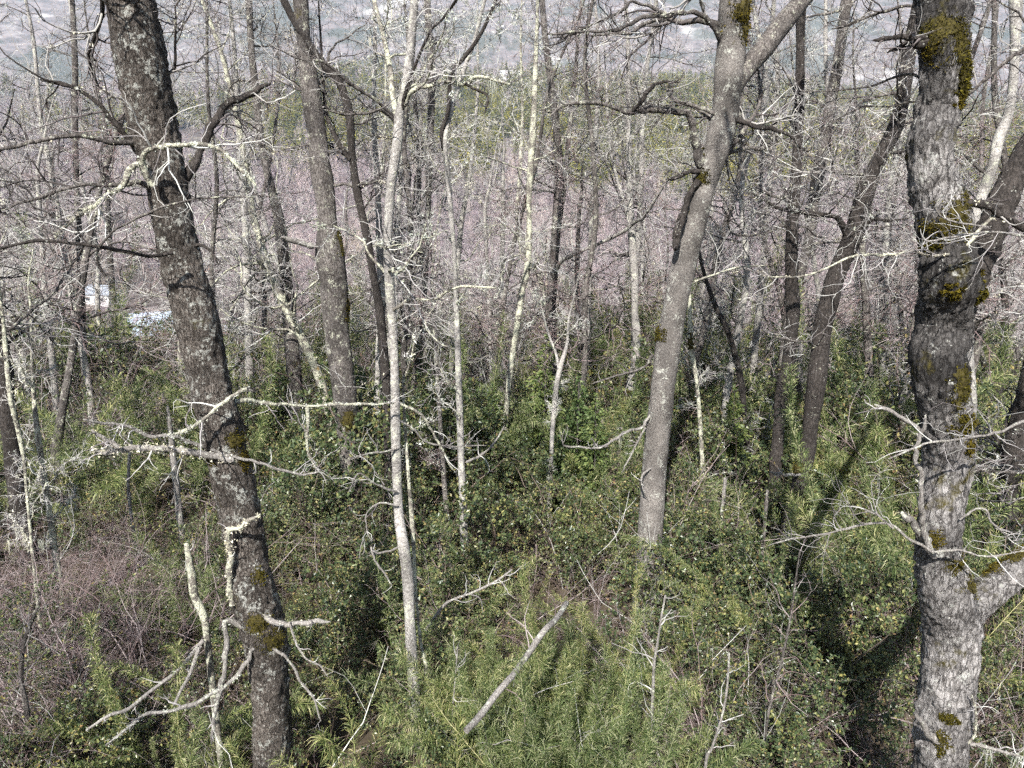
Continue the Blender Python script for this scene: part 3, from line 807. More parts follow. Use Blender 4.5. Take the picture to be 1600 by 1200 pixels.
BP('mossy', W([(1560, 330), (1530, 360), (1500, 392), (1452, 399), (1430, 392), (1400, 397), (1360, 398), (1320, 405), (1262, 430), (1200, 433)], 6, 2.5), -0.3, PL, RY - .1, twigs=14, tl=0.5, k3=4, lich=25)
BP('mossy', W([(1620, 372), (1560, 363), (1530, 364), (1480, 372), (1448, 377), (1440, 366)], 4, 2.5), -0.1, DW, RY - .4, twigs=10, tl=0.45, k3=4)
BP('mossy', W([(1545, 355), (1522, 352), (1490, 346), (1470, 338), (1462, 320), (1478, 300)], 3, 2), -0.1, DW, RY - .5, twigs=5, tl=0.3, k3=3)
BP('mossy', W([(1620, 650), (1590, 662), (1560, 675), (1500, 686), (1450, 692), (1420, 704), (1388, 716)], 5, 3), -0.1, DW, RY - .45, twigs=9, tl=0.5, k3=4)
BP('mossy', W([(1485, 316), (1512, 315), (1545, 322), (1570, 338), (1610, 365)], 12, 12), 0.0, ('bark_dark', 'twig_dark', 'lichen'), RY - .15, twigs=4, tl=0.5, k3=4, lich=8, rough=0.5)
BP('mossy', W([(1470, 150), (1430, 118), (1400, 120), (1360, 135), (1300, 142), (1250, 142)], 4, 2), 0.3, BR, RY, twigs=8, tl=0.6, k3=5)
BP('mossy', W([(1462, 165), (1430, 158), (1390, 166), (1352, 166), (1320, 180), (1290, 200)], 4, 2), 0.3, BR, RY, twigs=8, tl=0.6, k3=5)
BP('mossy', W([(1470, 50), (1440, 15), (1410, 10), (1370, 22), (1320, 40), (1300, 45)], 6, 3), 0.4, BR, RY, twigs=8, tl=0.6, k3=5, lich=8)
BP('mossy', W([(1490, 155), (1515, 145), (1550, 115), (1580, 90), (1620, 60)], 6, 5), -0.1, BR, RY, twigs=6, tl=0.6, k3=5)
for (x, y, sz, th, dr) in ((1478, 48, 0.13, .02, .7), (1500, 70, 0.10, .02, 1), (1455, 75, .08, .015, 1), (1508, 120, 0.08, .03, 1.3), (1505, 148, 0.06, .02, 1.2), (1498, 335, 0.10, .02, 1.4), (1470, 360, 0.10, .015, 1), (1450, 385, .06, .012, 1), (1512, 436, 0.075, .035, .8), (1492, 452, 0.05, .03, 1), (1530, 462, 0.05, .03, 1.2),
                          (1506, 600, 0.08, .02, 2.2), (1508, 668, 0.085, .03, 1.0), (1514, 700, 0.05, .02, 1.3), (1460, 842, 0.05, .015, 1.3), (1490, 882, 0.10, .012, .6), (1520, 915, 0.12, .012, .7), (1555, 885, 0.10, .018, .6), (1585, 865, 0.10, .018, .7),
                          (1480, 1125, 0.07, .02, .6), (1472, 1160, 0.045, .022, 2.2),):
    into('mossy', moss_part, 'mossy', x, y, sz, th, 420, 0.6, dr)

# -- trees standing farther in
MID = [
 ('e1', 'twigs of a tree standing just outside the left edge', [(-130, 100, 30), (-120, 400, 34), (-105, 800, 38)], 8.5, 'bark_grey', 'mix', 26, 2.6, ()),
 ('e2', 'twigs of a tree standing just outside the right edge', [(1720, 100, 30), (1715, 400, 34), (1705, 800, 36)], 8.0, 'bark_grey', 'mix', 16, 2.3, ()),
 ('m1', 'dark trunk with black right flank between leaning tree and thick mossy trunk', [(392, 60, 10), (400, 150, 11), (410, 230, 12), (425, 300, 14), (435, 340, 17), (442, 400, 19), (450, 470, 21), (455, 530, 22), (461, 600, 24), (466, 650, 24)], 15.0, 'bark_grey', 'dark', 12, 1.8, ()),
 ('m2', 'thick grey brown trunk, the thickest left of the slender tree', [(470, 0, 24), (480, 100, 27), (493, 200, 30), (505, 290, 32), (512, 350, 34), (516, 400, 38), (521, 450, 39), (527, 520, 38), (536, 600, 35), (544, 670, 33), (548, 740, 32)], 12.6, 'bark_grey', 'mix', 13, 2.4, ()),
 ('m3', 'slanting black trunk forking at top just left of the slender tree', [(443, 0, 11), (470, 50, 11), (505, 100, 12), (530, 130, 12), (545, 175, 13), (550, 240, 12), (558, 300, 12), (573, 370, 13), (581, 420, 13), (590, 465, 14), (598, 530, 15), (603, 600, 15), (605, 660, 14)], 12.5, 'bark_dark', 'dark', 14, 2.0,
   [dict(pts=W([(548, 250), (530, 225), (515, 195), (508, 165), (505, 120)], 9, 5), up=1.5, dY=0.3, mat='bark_dark')]),
 ('m4', 'grey twin stemmed tree just right of the slender tree', [(668, -10, 10), (672, 80, 11), (674, 150, 11), (671, 250, 11), (668, 330, 11), (665, 420, 11), (659, 500, 11), (654, 560, 12), (645, 620, 13), (638, 680, 12)], 17.0, 'bark_grey', 'mix', 16, 2.2,
   [dict(pts=W([(664, 440), (657, 380), (654, 320), (655, 260), (650, 180), (640, 90)], 9, 6), up=2, dY=0.3)]),
 ('m5', 'spotted pale trunk with curved dark fork, second thin trunk right of slender tree', [(745, 50, 6), (728, 100, 7), (700, 190, 8), (696, 235, 8), (702, 300, 8), (710, 400, 8), (713, 480, 9), (715, 530, 10), (717, 600, 11), (720, 700, 11), (724, 800, 12)], 10.5, 'bark_pale', 'pale', 12, 1.5,
   [dict(pts=W([(694, 235), (690, 205), (700, 175), (702, 150), (705, 115), (725, 90), (750, 55), (775, 0)], 7, 5), up=1.5, dY=-.3, mat='bark_dark')]),
 ('m6', 'very pale crooked lichen covered trunk just right of centre line', [(840, 0, 6), (837, 100, 8), (833, 200, 10), (827, 300, 9), (827, 370, 9), (824, 420, 9), (816, 455, 9), (808, 510, 10), (800, 560, 10), (793, 620, 9), (789, 675, 9)], 14.0, 'bark_lichened', 'pale', 18, 1.9, ()),
 ('m7', 'dark mid distance trunk right of the very pale crooked trunk', [(850, 40, 9), (866, 170, 12), (873, 260, 14), (870, 340, 15), (865, 420, 15), (862, 500, 15), (866, 590, 14)], 17.0, 'bark_grey', 'mix', 18, 2.4,
   [dict(pts=W([(866, 400), (874, 350), (882, 290), (890, 200), (900, 100)], 9, 6), up=2, dY=.4)]),
 ('m8', 'short white forked stem in front of the feathery green sapling', [(888, 505, 4), (886, 538, 5), (876, 572, 8), (870, 600, 8), (867, 630, 8), (864, 660, 8), (862, 700, 7)], 12.5, 'bark_pale', 'pale', 5, 0.8,
   [dict(pts=W([(873, 575), (868, 550), (858, 525), (853, 508)], 5, 3), up=0.4, dY=.1)]),
 ('m9', 'grey trunk with mossy orange base just left of the smooth tree', [(980, 40, 6), (982, 150, 8), (983, 250, 9), (985, 320, 10), (988, 380, 12), (992, 440, 13), (992, 490, 13), (995, 545, 13), (986, 600, 16), (976, 640, 16), (970, 670, 16)], 15.5, 'bark_pale', 'mix', 16, 2.1,
   [dict(pts=W([(984, 350), (975, 315), (966, 285), (955, 240), (950, 180)], 6, 4), up=1.5, dY=.2)]),
 ('m10', 'dark leaning trunk passing behind the mossy tree, moss tuft near its foot', [(1424, 60, 20), (1413, 140, 23), (1402, 190, 24), (1378, 240, 25), (1355, 290, 27), (1333, 365, 28), (1310, 420, 28), (1295, 470, 28), (1285, 520, 28), (1276, 590, 27), (1270, 640, 26), (1263, 695, 25), (1252, 740, 23), (1240, 790, 22)], 10.6, 'bark_dark', 'mix', 15, 2.3,
   [dict(pts=W([(1330, 380), (1315, 350), (1305, 338), (1280, 335), (1240, 330), (1215, 325)], 12, 6), up=0.5, dY=-.3), dict(pts=W([(1345, 370), (1355, 350), (1368, 342), (1385, 345)], 8, 4), up=0.4, dY=-.2)]),
 ('m11', 'straight dark trunk left of the dark leaning trunk', [(1253, -10, 14), (1250, 100, 15), (1248, 200, 16), (1245, 260, 17), (1240, 330, 18), (1237, 390, 19), (1237, 440, 20), (1239, 490, 20), (1232, 560, 20), (1221, 620, 20), (1214, 700, 20), (1210, 745, 19)], 12.0, 'bark_dark', 'mix', 16, 2.3, ()),
 ('m12', 'pale sided trunk rising behind the straight dark trunk', [(1324, -10, 17), (1311, 90, 18), (1300, 150, 18), (1290, 210, 17), (1274, 300, 16), (1262, 380, 15), (1245, 450, 14), (1228, 530, 14), (1220, 620, 14)], 16.0, 'bark_grey', 'mix', 16, 2.4, ()),
 ('m13', 'brown mossy thin trunk midway between leaning dark trunk and mossy tree', [(1340, 260, 7), (1345, 350, 9), (1350, 440, 11), (1354, 490, 12), (1357, 560, 12), (1360, 620, 12), (1362, 690, 11)], 16.0, 'bark_grey', 'mix', 12, 1.8, ()),
 ('m14', 'pale trunk leaning right behind the mossy tree at its left', [(1470, 480, 18), (1447, 540, 20), (1428, 595, 22), (1413, 640, 23), (1400, 690, 23)], 14.0, 'bark_pale', 'mix', 10, 1.8, ()),
 ('m15', 'bent grey trunk at the right edge behind the mossy tree', [(1588, -10, 20), (1586, 80, 16), (1581, 150, 14), (1572, 190, 14), (1561, 215, 16), (1552, 255, 17), (1536, 300, 18), (1522, 350, 18), (1515, 430, 18), (1512, 520, 18), (1515, 640, 18)], 11.0, 'bark_pale', 'mix', 14, 2.0, ()),
 ('m16', 'dark leaning trunk cut by the right edge above shadowed shrubs', [(1640, 480, 24), (1612, 580, 26), (1594, 660, 28), (1582, 730, 31), (1572, 800, 32)], 10.0, 'bark_dark', 'dark', 8, 1.6, ()),
 ('m17', 'dark shaded trunk at the left edge behind thin lichen stem', [(-40, 350, 20), (-15, 450, 22), (2, 550, 24), (12, 640, 27), (20, 700, 27), (26, 745, 26)], 11.5, 'bark_dark', 'dark', 10, 2.0, ()),
 ('m18', 'thin lichen whitened stem at the left edge', [(-6, 420, 4), (4, 490, 5), (10, 560, 6.5), (16, 620, 7), (27, 665, 7.5), (38, 720, 6), (42, 770, 5)], 8.5, 'bark_lichened', 'pale', 9, 0.9, ()),
 ('m19', 'pale thin stem beside the lichen whitened stem, second from the left edge', [(48, 480, 4), (50, 560, 5), (53, 620, 6), (58, 670, 8), (66, 725, 9)], 10.0, 'bark_lichened', 'pale', 9, 1.0, ()),
 ('m20', 'thin dark trunk curving down to the right beside the smooth tree', [(1090, 380, 5), (1101, 430, 6), (1119, 480, 8), (1135, 512, 9), (1146, 545, 9), (1157, 590, 9), (1164, 650, 9)], 13.5, 'bark_dark', 'mix', 9, 1.2, ()),
 ('m21', 'mossy lichen bearded thin stem just right of the smooth tree', [(1076, 400, 4), (1078, 480, 6), (1080, 545, 9), (1089, 600, 7), (1095, 680, 7)], 12.5, 'bark_lichened', 'pale', 9, 0.9, ()),
 ('m22', 'pale grey trunk far behind between crooked trunk and spotted trunk', [(786, 300, 7), (785, 390, 8), (783, 450, 9), (785, 540, 9), (786, 620, 9)], 20.0, 'bark_pale', 'pale', 14, 2.2, ()),
 ('m23', 'thin brown stem left of the very pale crooked trunk', [(758, 330, 5), (762, 430, 6), (766, 520, 7), (769, 590, 7), (770, 660, 7)], 16.0, 'bark_pale', 'pale', 12, 1.4, ()),
 ('m24', 'thin brown stem between slender tree and spotted trunk', [(678, 500, 5), (684, 600, 6), (690, 700, 7), (697, 790, 7.5), (701, 830, 7)], 11.0, 'bark_grey', 'red', 9, 1.0, ()),
 ('m25', 'thin trunk far left rising behind long dark branches', [(112, -10, 7), (117, 90, 8), (118, 200, 8), (121, 320, 9), (127, 430, 9), (131, 540, 9), (134, 640, 9)], 19.0, 'bark_grey', 'mix', 18, 2.4, ()),
 ('m26', 'brown thin trunk left of the leaning tree, foot in green shrubs', [(60, 300, 7), (68, 420, 8), (74, 500, 9), (80, 550, 10), (86, 610, 10)], 18.0, 'bark_pale', 'mix', 14, 1.9, ()),
 ('m27', 'grey lichened trunk right behind the leaning tree', [(370, 150, 8), (376, 250, 9), (383, 350, 11), (386, 430, 13), (388, 520, 13), (391, 600, 13)], 17.0, 'bark_pale', 'pale', 14, 2.0, ()),
 ('m28', 'forked grey lichen trunk at centre behind the slender tree', [(742, 200, 6), (733, 280, 7), (722, 340, 8), (716, 400, 9), (712, 470, 9), (706, 560, 9), (700, 640, 9)], 18.0, 'bark_pale', 'pale', 16, 2.0, ()),
 ('m29', 'thin lichened trunk just right of the thick pale sided trunk', [(585, 200, 9), (590, 300, 10), (594, 400, 11), (596, 480, 12), (592, 560, 12), (590, 640, 12)], 15.0, 'bark_pale', 'mix', 13, 1.9, ()),
 ('m30', 'slim trunk right of the smooth tree catching sun', [(1215, 120, 8), (1206, 240, 9), (1196, 360, 10), (1188, 460, 11), (1178, 560, 11), (1172, 640, 11)], 17.5, 'bark_pale', 'pale', 16, 2.1, ()),
 ('m31', 'grey trunk between dark leaning trunk and mossy tree, far back', [(1392, 280, 8), (1384, 380, 9), (1380, 460, 10), (1378, 560, 10), (1376, 650, 10)], 19.0, 'bark_pale', 'mix', 14, 2.0, ()),
 ('m32', 'dark thin trunk right of the mossy tree', [(1560, 380, 9), (1570, 460, 10), (1568, 540, 11), (1560, 620, 11), (1552, 700, 11)], 15.0, 'bark_dark', 'mix', 12, 1.9, ()),
 ('m33', 'lichened trunk between the dark centre trunk and mossy based trunk', [(935, 120, 6), (930, 230, 7), (925, 330, 8), (921, 430, 8), (918, 540, 9), (915, 630, 9)], 19.5, 'bark_pale', 'pale', 16, 2.1, ()),
 ('m34', 'slim grey trunk above the short white forked stem', [(905, 330, 6), (902, 420, 7), (904, 500, 8), (908, 570, 8), (910, 640, 8)], 21.0, 'bark_grey', 'mix', 14, 2.0, ()),
 ('m35', 'slim dark trunk far left above the pale roofs', [(165, 200, 6), (168, 300, 7), (172, 400, 8), (178, 480, 8), (182, 560, 8)], 22.0, 'bark_grey', 'mix', 14, 2.0, ()),
]
for (key, label, pts, Y, mat, cm, nb, length, forks) in MID:
    big = max(p[2] for p in pts)
    tree(key, label, pts, Y, mat, up=max(1.0, 5.5 * np.clip((520 - pts[0][1]) / 520, 0.1, 1)), s=40 if big > 30 else (20 if big > 16 else 9), step=0.04 if big > 30 else (0.065 if big > 16 else 0.09), rough=0.3, ridge=0.006 if big > 16 else 0.0,
         crown=dict(nb=int(nb * 1.3), length=length, t0=0.3 if length > 1.5 else 0.2, k2=9, k3=6, lich=5 if cm == 'pale' else 3, rmax=0.03, beards=4 if cm == 'pale' else 1, sides=(5, 3, 3), rmin=(0.0045, 0.003)), cm=cm, forks=forks, group='bare trees standing behind the nearest four', tl=int(big * 2))
for (k, x, y, sz, dr) in (('m2', 545, 480, 0.16, 2.0), ('m2', 532, 380, .12, 2.0), ('m2', 545, 660, .14, 1.5), ('m10', 1247, 725, .16, 1), ('m9', 980, 620, .2, 2.2), ('m9', 975, 650, .15, 1.5), ('m21', 1079, 535, .09, 2)):
    into(k, moss_part, k, x, y, sz, 0.03, 260, 0.6, dr)
BP('m7', W([(866, 425), (882, 405), (932, 382), (972, 363), (995, 345), (1004, 342), (1020, 318), (1038, 290)], 6, 4.5), -2.5, DW, 16.5, twigs=9, tl=0.9, k3=4, lich=10)
BP('m2', W([(490, 385), (470, 380), (450, 374), (440, 370)], 9, 8), -.3, DW, 12.4, twigs=0, name='branch_stub')
BP('m5', W([(728, 722), (745, 715), (765, 700), (780, 680), (787, 665)], 4, 3), 0.3, DW, 10.5, twigs=4, tl=.4, k3=2)
BP('m10', W([(1250, 742), (1230, 742), (1212, 740), (1204, 738)], 5, 4), -.2, DW, 10.5, twigs=2, tl=.3, k3=2, name='branch_stub')

# ---------------------------------------------------------------- slim trees on the slope behind, copied from a few builds
def proto_tree(height, mat, cm, seed, nb, k2=7, k3=5, r=0.09):
    n = 9
    z = np.linspace(0, height, n)
    rr = np.random.default_rng(seed)
    xy = np.cumsum(rr.normal(0, height * 0.016, (n, 2)), 0); xy[0] = 0
    P = np.concatenate([xy, z[:, None]], 1); R = r * (1 - 0.8 * (z / height) ** 1.1)
    root = empty('slope_tree')
    g = Geo()
    Pm, Rm = trunk_mesh(g, P, R, 8, 0.3, 0.2, 0.0, seed)
    g.build('trunk', [MATS[mat]], root)
    g = crown_geo(Pm, Rm, nb, height * 0.24, 0.28, 1.0, k2, k3, lich=2.5, rmax=0.04, up=0.06, sides=(4, 3, 3), rmin=(0.0055, 0.0036))
    g.build('crown', [MATS[m] for m in CROWN_M[cm]], root)
    return root
protos = [proto_tree(12, 'bark_pale', 'mix', 1, 30, 9), proto_tree(14, 'bark_grey', 'mix', 2, 30, 9), proto_tree(11, 'bark_lichened', 'pale', 3, 28, 9), proto_tree(13, 'bark_grey', 'red', 4, 30, 9), proto_tree(15, 'bark_pale', 'mix', 5, 32, 9)]
KIND_WORD = ['pale barked', 'grey', 'lichen whitened', 'reddish twigged', 'tall pale']
zones = [(-0.75, -0.40, 'slim bare tree far behind, left of leaning tree'), (-0.40, -0.16, 'slim bare tree far behind, between leaning and slender trees'),
         (-0.16, 0.18, 'slim bare tree far behind, between slender and smooth trees'), (0.18, 0.56, 'slim bare tree far behind, between smooth and mossy trees'), (0.56, 0.8, 'slim bare tree far behind, right of mossy tree')]
used = [False] * len(protos)
SLOPE = {}
pos = []
tries = 0
while len(pos) < 165 and tries < 6000:
    tries += 1
    y = 14 + 74 * rng.random() ** 1.4
    u = rng.uniform(-0.74, 0.74)
    x = u * y
    if -0.545 < u < -0.455 or -0.41 < u < -0.38: continue
    if any((x - a) ** 2 + (y - b) ** 2 < (1.4 + 0.03 * y) ** 2 for a, b in pos): continue
    pos.append((x, y))
    k = int(rng.integers(0, len(protos)))
    z = float(ground_z(x, y)) - 0.1
    s = rng.uniform(0.75, 1.2)
    loc = (x, y, z)
    if used[k]:
        o = copy_tree(protos[k], loc, rng.uniform(0, 6.28), (s, s, s * rng.uniform(0.9, 1.1)), (rng.normal(0, .08), rng.normal(0, .08)))
    else:
        o = protos[k]; o.location = loc; o.rotation_euler = (rng.normal(0, .05), rng.normal(0, .05), rng.uniform(0, 6.28)); used[k] = True
    lab = next(l for a, b, l in zones if a <= u <= b)
    lab = lab.replace('slim bare tree far behind', 'slim %s tree %s' % (KIND_WORD[k], 'in the middle distance' if y < 24 else ('on the slope' if y < 42 else 'far down the slope')))
    tag(o, lab, 'tree', lab.replace(' tree ', ' trees ', 1))
    SLOPE.setdefault(lab, []).append((x / y, o))

ORD = ['leftmost', 'second from left', 'third from left', 'fourth from left', 'fifth from left', 'sixth from left', 'seventh from left', 'eighth from left', 'ninth from left', 'tenth from left', 'eleventh from left', 'twelfth from left', 'thirteenth from left', 'fourteenth from left']
for lab, lst in SLOPE.items():
    if len(lst) > 1:
        for q, (u, o) in enumerate(sorted(lst, key=lambda t: t[0])):
            o['label'] = lab + ', ' + ('rightmost' if q == len(lst) - 1 else ORD[min(q, 13)])

# trees behind the camera whose shade falls on the near undergrowth
for (x, y, k, s, lab) in ((-4.2, -4.5, 3, 1.0, 'bare tree behind the camera, first'), (6.5, -4.0, 1, 1.0, 'bare tree behind the camera, second'), (5.2, -9.0, 1, 1.0, 'bare tree behind the camera, third'), (-6.0, -2.0, 1, 0.95, 'bare tree behind the camera, fourth')):
    o = copy_tree(protos[k], (x, y, float(ground_z(x, y)) - 0.1), rng.uniform(0, 6.28), (s * 1.4, s * 1.4, s))
    tag(o, lab, 'tree', 'bare trees behind the camera')

# ---------------------------------------------------------------- scattering of masses nobody could count
def scatter(name, label, cat, sources, P, rot, scl, idx):
    """ONE object of kind stuff: geometry nodes set a source mesh on each point"""
    coll = bpy.data.collections.new(name + '_sources')
    for i, me in enumerate(sources):
        ob = bpy.data.objects.new('%s_source_%02d' % (name, i), me)
        coll.objects.link(ob)
    me = bpy.data.meshes.new(name)
    n = len(P)
    me.vertices.add(n); me.vertices.foreach_set('co', np.asarray(P, np.float32).ravel())
    a = me.attributes.new('rot', 'FLOAT_VECTOR', 'POINT'); a.data.foreach_set('vector', np.asarray(rot, np.float32).ravel())
    a = me.attributes.new('scl', 'FLOAT_VECTOR', 'POINT'); a.data.foreach_set('vector', np.asarray(scl, np.float32).ravel())
    a = me.attributes.new('idx', 'INT', 'POINT'); a.data.foreach_set('value', np.asarray(idx, np.int32).ravel())
    o = bpy.data.objects.new(name, me); COL.objects.link(o)
    ng = bpy.data.node_groups.new(name, 'GeometryNodeTree')
    ng.interface.new_socket('Geometry', in_out='INPUT', socket_type='NodeSocketGeometry')
    ng.interface.new_socket('Geometry', in_out='OUTPUT', socket_type='NodeSocketGeometry')
    gi = ng.nodes.new('NodeGroupInput'); go = ng.nodes.new('NodeGroupOutput')
    ci = ng.nodes.new('GeometryNodeCollectionInfo'); ci.inputs['Collection'].default_value = coll
    ci.inputs['Separate Children'].default_value = True; ci.inputs['Reset Children'].default_value = True
    ip = ng.nodes.new('GeometryNodeInstanceOnPoints'); ip.inputs['Pick Instance'].default_value = True
    def attr(nm, ty):
        q = ng.nodes.new('GeometryNodeInputNamedAttribute'); q.data_type = ty; q.inputs['Name'].default_value = nm
        return q.outputs['Attribute']
    e2r = ng.nodes.new('FunctionNodeEulerToRotation')
    ng.links.new(attr('rot', 'FLOAT_VECTOR'), e2r.inputs[0])
    ng.links.new(gi.outputs[0], ip.inputs['Points']); ng.links.new(ci.outputs[0], ip.inputs['Instance'])
    ng.links.new(attr('idx', 'INT'), ip.inputs['Instance Index']); ng.links.new(e2r.outputs[0], ip.inputs['Rotation'])
    ng.links.new(attr('scl', 'FLOAT_VECTOR'), ip.inputs['Scale']); ng.links.new(ip.outputs[0], go.inputs[0])
    md = o.modifiers.new('scatter', 'NODES'); md.node_group = ng
    tag(o, label, cat, kind='stuff')
    return o

# far bare woods
def far_bare(seed, h=10.0):
    g = Geo()
    n = 5
    z = np.linspace(0, h, n)
    P = np.stack([rng.normal(0, .2, n), rng.normal(0, .2, n), z], -1)[None]
    R = (0.14 * (1 - 0.75 * z / h))[None]
    tubes(g, P, R, 4, 1)
    S, D, L, RR = spawn(P, R, np.array([h * 0.4]), 26, 0.25, 1.0, (25, 60), (0.5, 1.0), 0.5)
    b1, r1 = grow(S, D, L, np.clip(RR, .02, .05), 4, 0.2, 0.12, 0.4)
    tubes(g, b1, r1, 3)
    S, D, L2, RR = spawn(b1, r1, L, 9, 0.15, 1.0, (25, 65), (0.4, 0.8), 0.6)
    b2, r2 = grow(S, D, L2, np.clip(RR, .012, .022), 3, 0.25, 0.08, 0.5)
    tubes(g, b2, r2, 3)
    return g.mesh('far_bare', [MATS['twig_far'], MATS['trunk_far']])

def conifer_mesh(seed, h=12.0, wide=0.24, n=1500, mat='conifer_leaf', size=0.45):
    """needle sprays spread through a tapering crown round a trunk"""
    r = np.random.default_rng(seed)
    gt = Geo()
    z = np.linspace(0, h * 0.96, 6)
    tubes(gt, np.stack([0 * z, 0 * z, z], -1)[None], (h * 0.013 * (1 - 0.9 * z / h))[None], 6)
    g = Geo()
    t = 1 - np.sqrt(r.random(n)) * 0.97                       # more sprays low down
    t = 0.06 + 0.94 * t
    lay = 0.75 + 0.35 * np.sin(t * 38 + r.normal(0, .4, n))
    az = r.uniform(0, 2 * np.pi, n)
    lob = 1 + 0.35 * fbm(np.stack([np.cos(az) * 1.6, np.sin(az) * 1.6, t * 7 + seed], -1), 2)
    rad = h * wide * (1 - t) ** 0.8 * lay * lob * np.sqrt(r.uniform(0.15, 1, n))
    c = np.stack([rad * np.cos(az), rad * np.sin(az), t * h], -1)
    out = unit(np.stack([np.cos(az), np.sin(az), r.normal(-0.15, .35, n)], -1))
    sd = unit(np.cross(out, r.normal(0, 1, (n, 3))))
    ln = size * r.uniform(0.5, 1.2, (n, 1)) * (0.6 + 0.6 * (1 - t))[:, None]
    V = np.stack([c - out * ln * .5, c + sd * ln * .32, c + out * ln * .8, c - sd * ln * .32], 1)
    g.add(V, quads=np.arange(n * 4).reshape(-1, 4))
    return gt.mesh('trunk', [MATS['bark_grey']]), g.mesh('crown', [MATS[mat]], smooth=False)

def wood_points(n, r0, r1, amax=46, dens=None):
    out = []
    while len(out) < n:
        m = n * 2
        r = r0 + (r1 - r0) * rng.random(m) ** 0.75; a = np.radians(rng.uniform(-amax, amax, m))
        x, y = r * np.sin(a), r * np.cos(a)
        keep = rng.random(m) < (dens(x, y) if dens else 1)
        out.extend(np.stack([x[keep], y[keep]], -1))
    q = np.array(out[:n])
    return np.concatenate([q, ground_z(q[:, 0], q[:, 1])[:, None] - 0.2], 1)

def con_density(x, y):
    r = np.hypot(x, y); az = np.degrees(np.arctan2(x, y))
    f = fbm(np.stack([x, y, 0 * x], -1) * 0.008 + 4.0, 3)
    zone = np.clip((r - 430) / 250, 0, 1) * np.clip(1.2 - np.abs(az - 6) / 34, 0.25, 1)
    px, py = project(np.stack([x, y, ground_z(x, y) + 8], -1))
    k = np.clip((f + 0.12) * 3.2, 0, 1) * zone * 0.8
    for (cx, cy, rx, ry, q) in ((1540, 235, 75, 60, 1.0), (745, 235, 40, 55, .8), (520, 210, 45, 40, .6), (1000, 85, 150, 25, 1.0), (980, 250, 110, 45, .7), (1230, 150, 90, 70, .5), (1390, 200, 40, 60, .7), (1140, 270, 30, 30, .8)):
        k = np.maximum(k, q * np.exp(-((px - cx) / rx) ** 4 - ((py - cy) / ry) ** 4))
    return np.clip(k, 0, 1)
SRC = [far_bare(i, h) for i, h in enumerate((9, 11, 10, 8))]
pts = wood_points(4300, 105, 560, 44, lambda x, y: np.clip(1 - 0.8 * con_density(x, y), 0, 1) * np.clip((fbm(np.stack([x, y, 0 * x], -1) * 0.02 + 2, 3) + 0.45) * 2.2, 0.08, 1) * np.where((np.hypot(x + 75, y - 160) < 22), 0.0, 1.0))
pts2 = wood_points(3600, 540, 1180, 44, lambda x, y: np.clip(0.9 - con_density(x, y), 0.02, 1) * np.clip((fbm(np.stack([x, y, 0 * x], -1) * 0.006 + 9, 2) + 0.5) * 2, 0, 1))
P = np.concatenate([pts, pts2]); n = len(P)
s = rng.uniform(0.9, 2.0, n) * np.where(np.hypot(P[:, 0], P[:, 1]) < 260, 1.2, 1.0)
scatter('bare_woods', 'mauve grey leafless woods covering the valley and the opposite hillside', 'woods', SRC, P,
        np.stack([rng.normal(0, .06, n), rng.normal(0, .06, n), rng.uniform(0, 6.28, n)], -1), np.stack([s, s, s], -1), rng.integers(0, len(SRC), n))
CON = [conifer_mesh(i, 12, w, 900, size=0.75) for i, w in enumerate((0.22, 0.28, 0.34))]
def both(t):
    """trunk and crown of a conifer in one source mesh"""
    g = Geo()
    for k, me in enumerate(t):
        v = np.zeros(len(me.vertices) * 3, np.float32); me.vertices.foreach_get('co', v)
        f = np.zeros(len(me.loops), np.int32); me.loops.foreach_get('vertex_index', f)
        g.add(v.reshape(-1, 3), quads=f.reshape(-1, 4), mat=k)
    return g.mesh('conifer', [MATS['bark_grey'], MATS['conifer_leaf']], smooth=False)
P = wood_points(3000, 260, 1150, 44, con_density); n = len(P)
s = rng.uniform(1.1, 2.7, n)
scatter('conifer_woods', 'olive green conifer woods in patches on the upper hillside', 'woods', [both(c) for c in CON], P,
        np.stack([0 * s, 0 * s, rng.uniform(0, 6.28, n)], -1), np.stack([s, s, s], -1), rng.integers(0, 3, n))

# conifers one can pick out, nearer
con_roots = []
for (px, py, hpx, lab) in ((1497, 300, 95, 'olive conifer seen just right of the mossy tree'), (1535, 300, 85, 'conifer second right of the mossy tree'), (1580, 285, 110, 'tall conifer at the right edge on the hillside'),
                         (1392, 290, 80, 'olive conifer behind the dark leaning trunk'), (735, 295, 75, 'yellow green conifer seen between the slender tree and the crooked pale trunk'), (545, 265, 60, 'olive conifer seen left of the slender tree'),
                         (1128, 290, 60, 'olive conifer seen right beside the smooth tree'), (415, 480, 70, 'small yellow green conifer right of the leaning tree')):
    k = len(con_roots) % 3
    p = hit(px, py)
    r = empty('conifer_tree', (p[0], p[1], p[2] - 0.3))
    for nm, me in zip(('trunk', 'crown'), CON[k]):
        c = bpy.data.objects.new(nm, me); COL.objects.link(c); c.parent = r
    f = hpx / FPX * depth_of(p) / 12.0
    r.scale = (f * 0.9, f * 0.9, f); r.rotation_euler = (0, 0, rng.uniform(0, 6.28))
    tag(r, lab, 'conifer', 'conifers on the far side of the valley')
    con_roots.append(r)

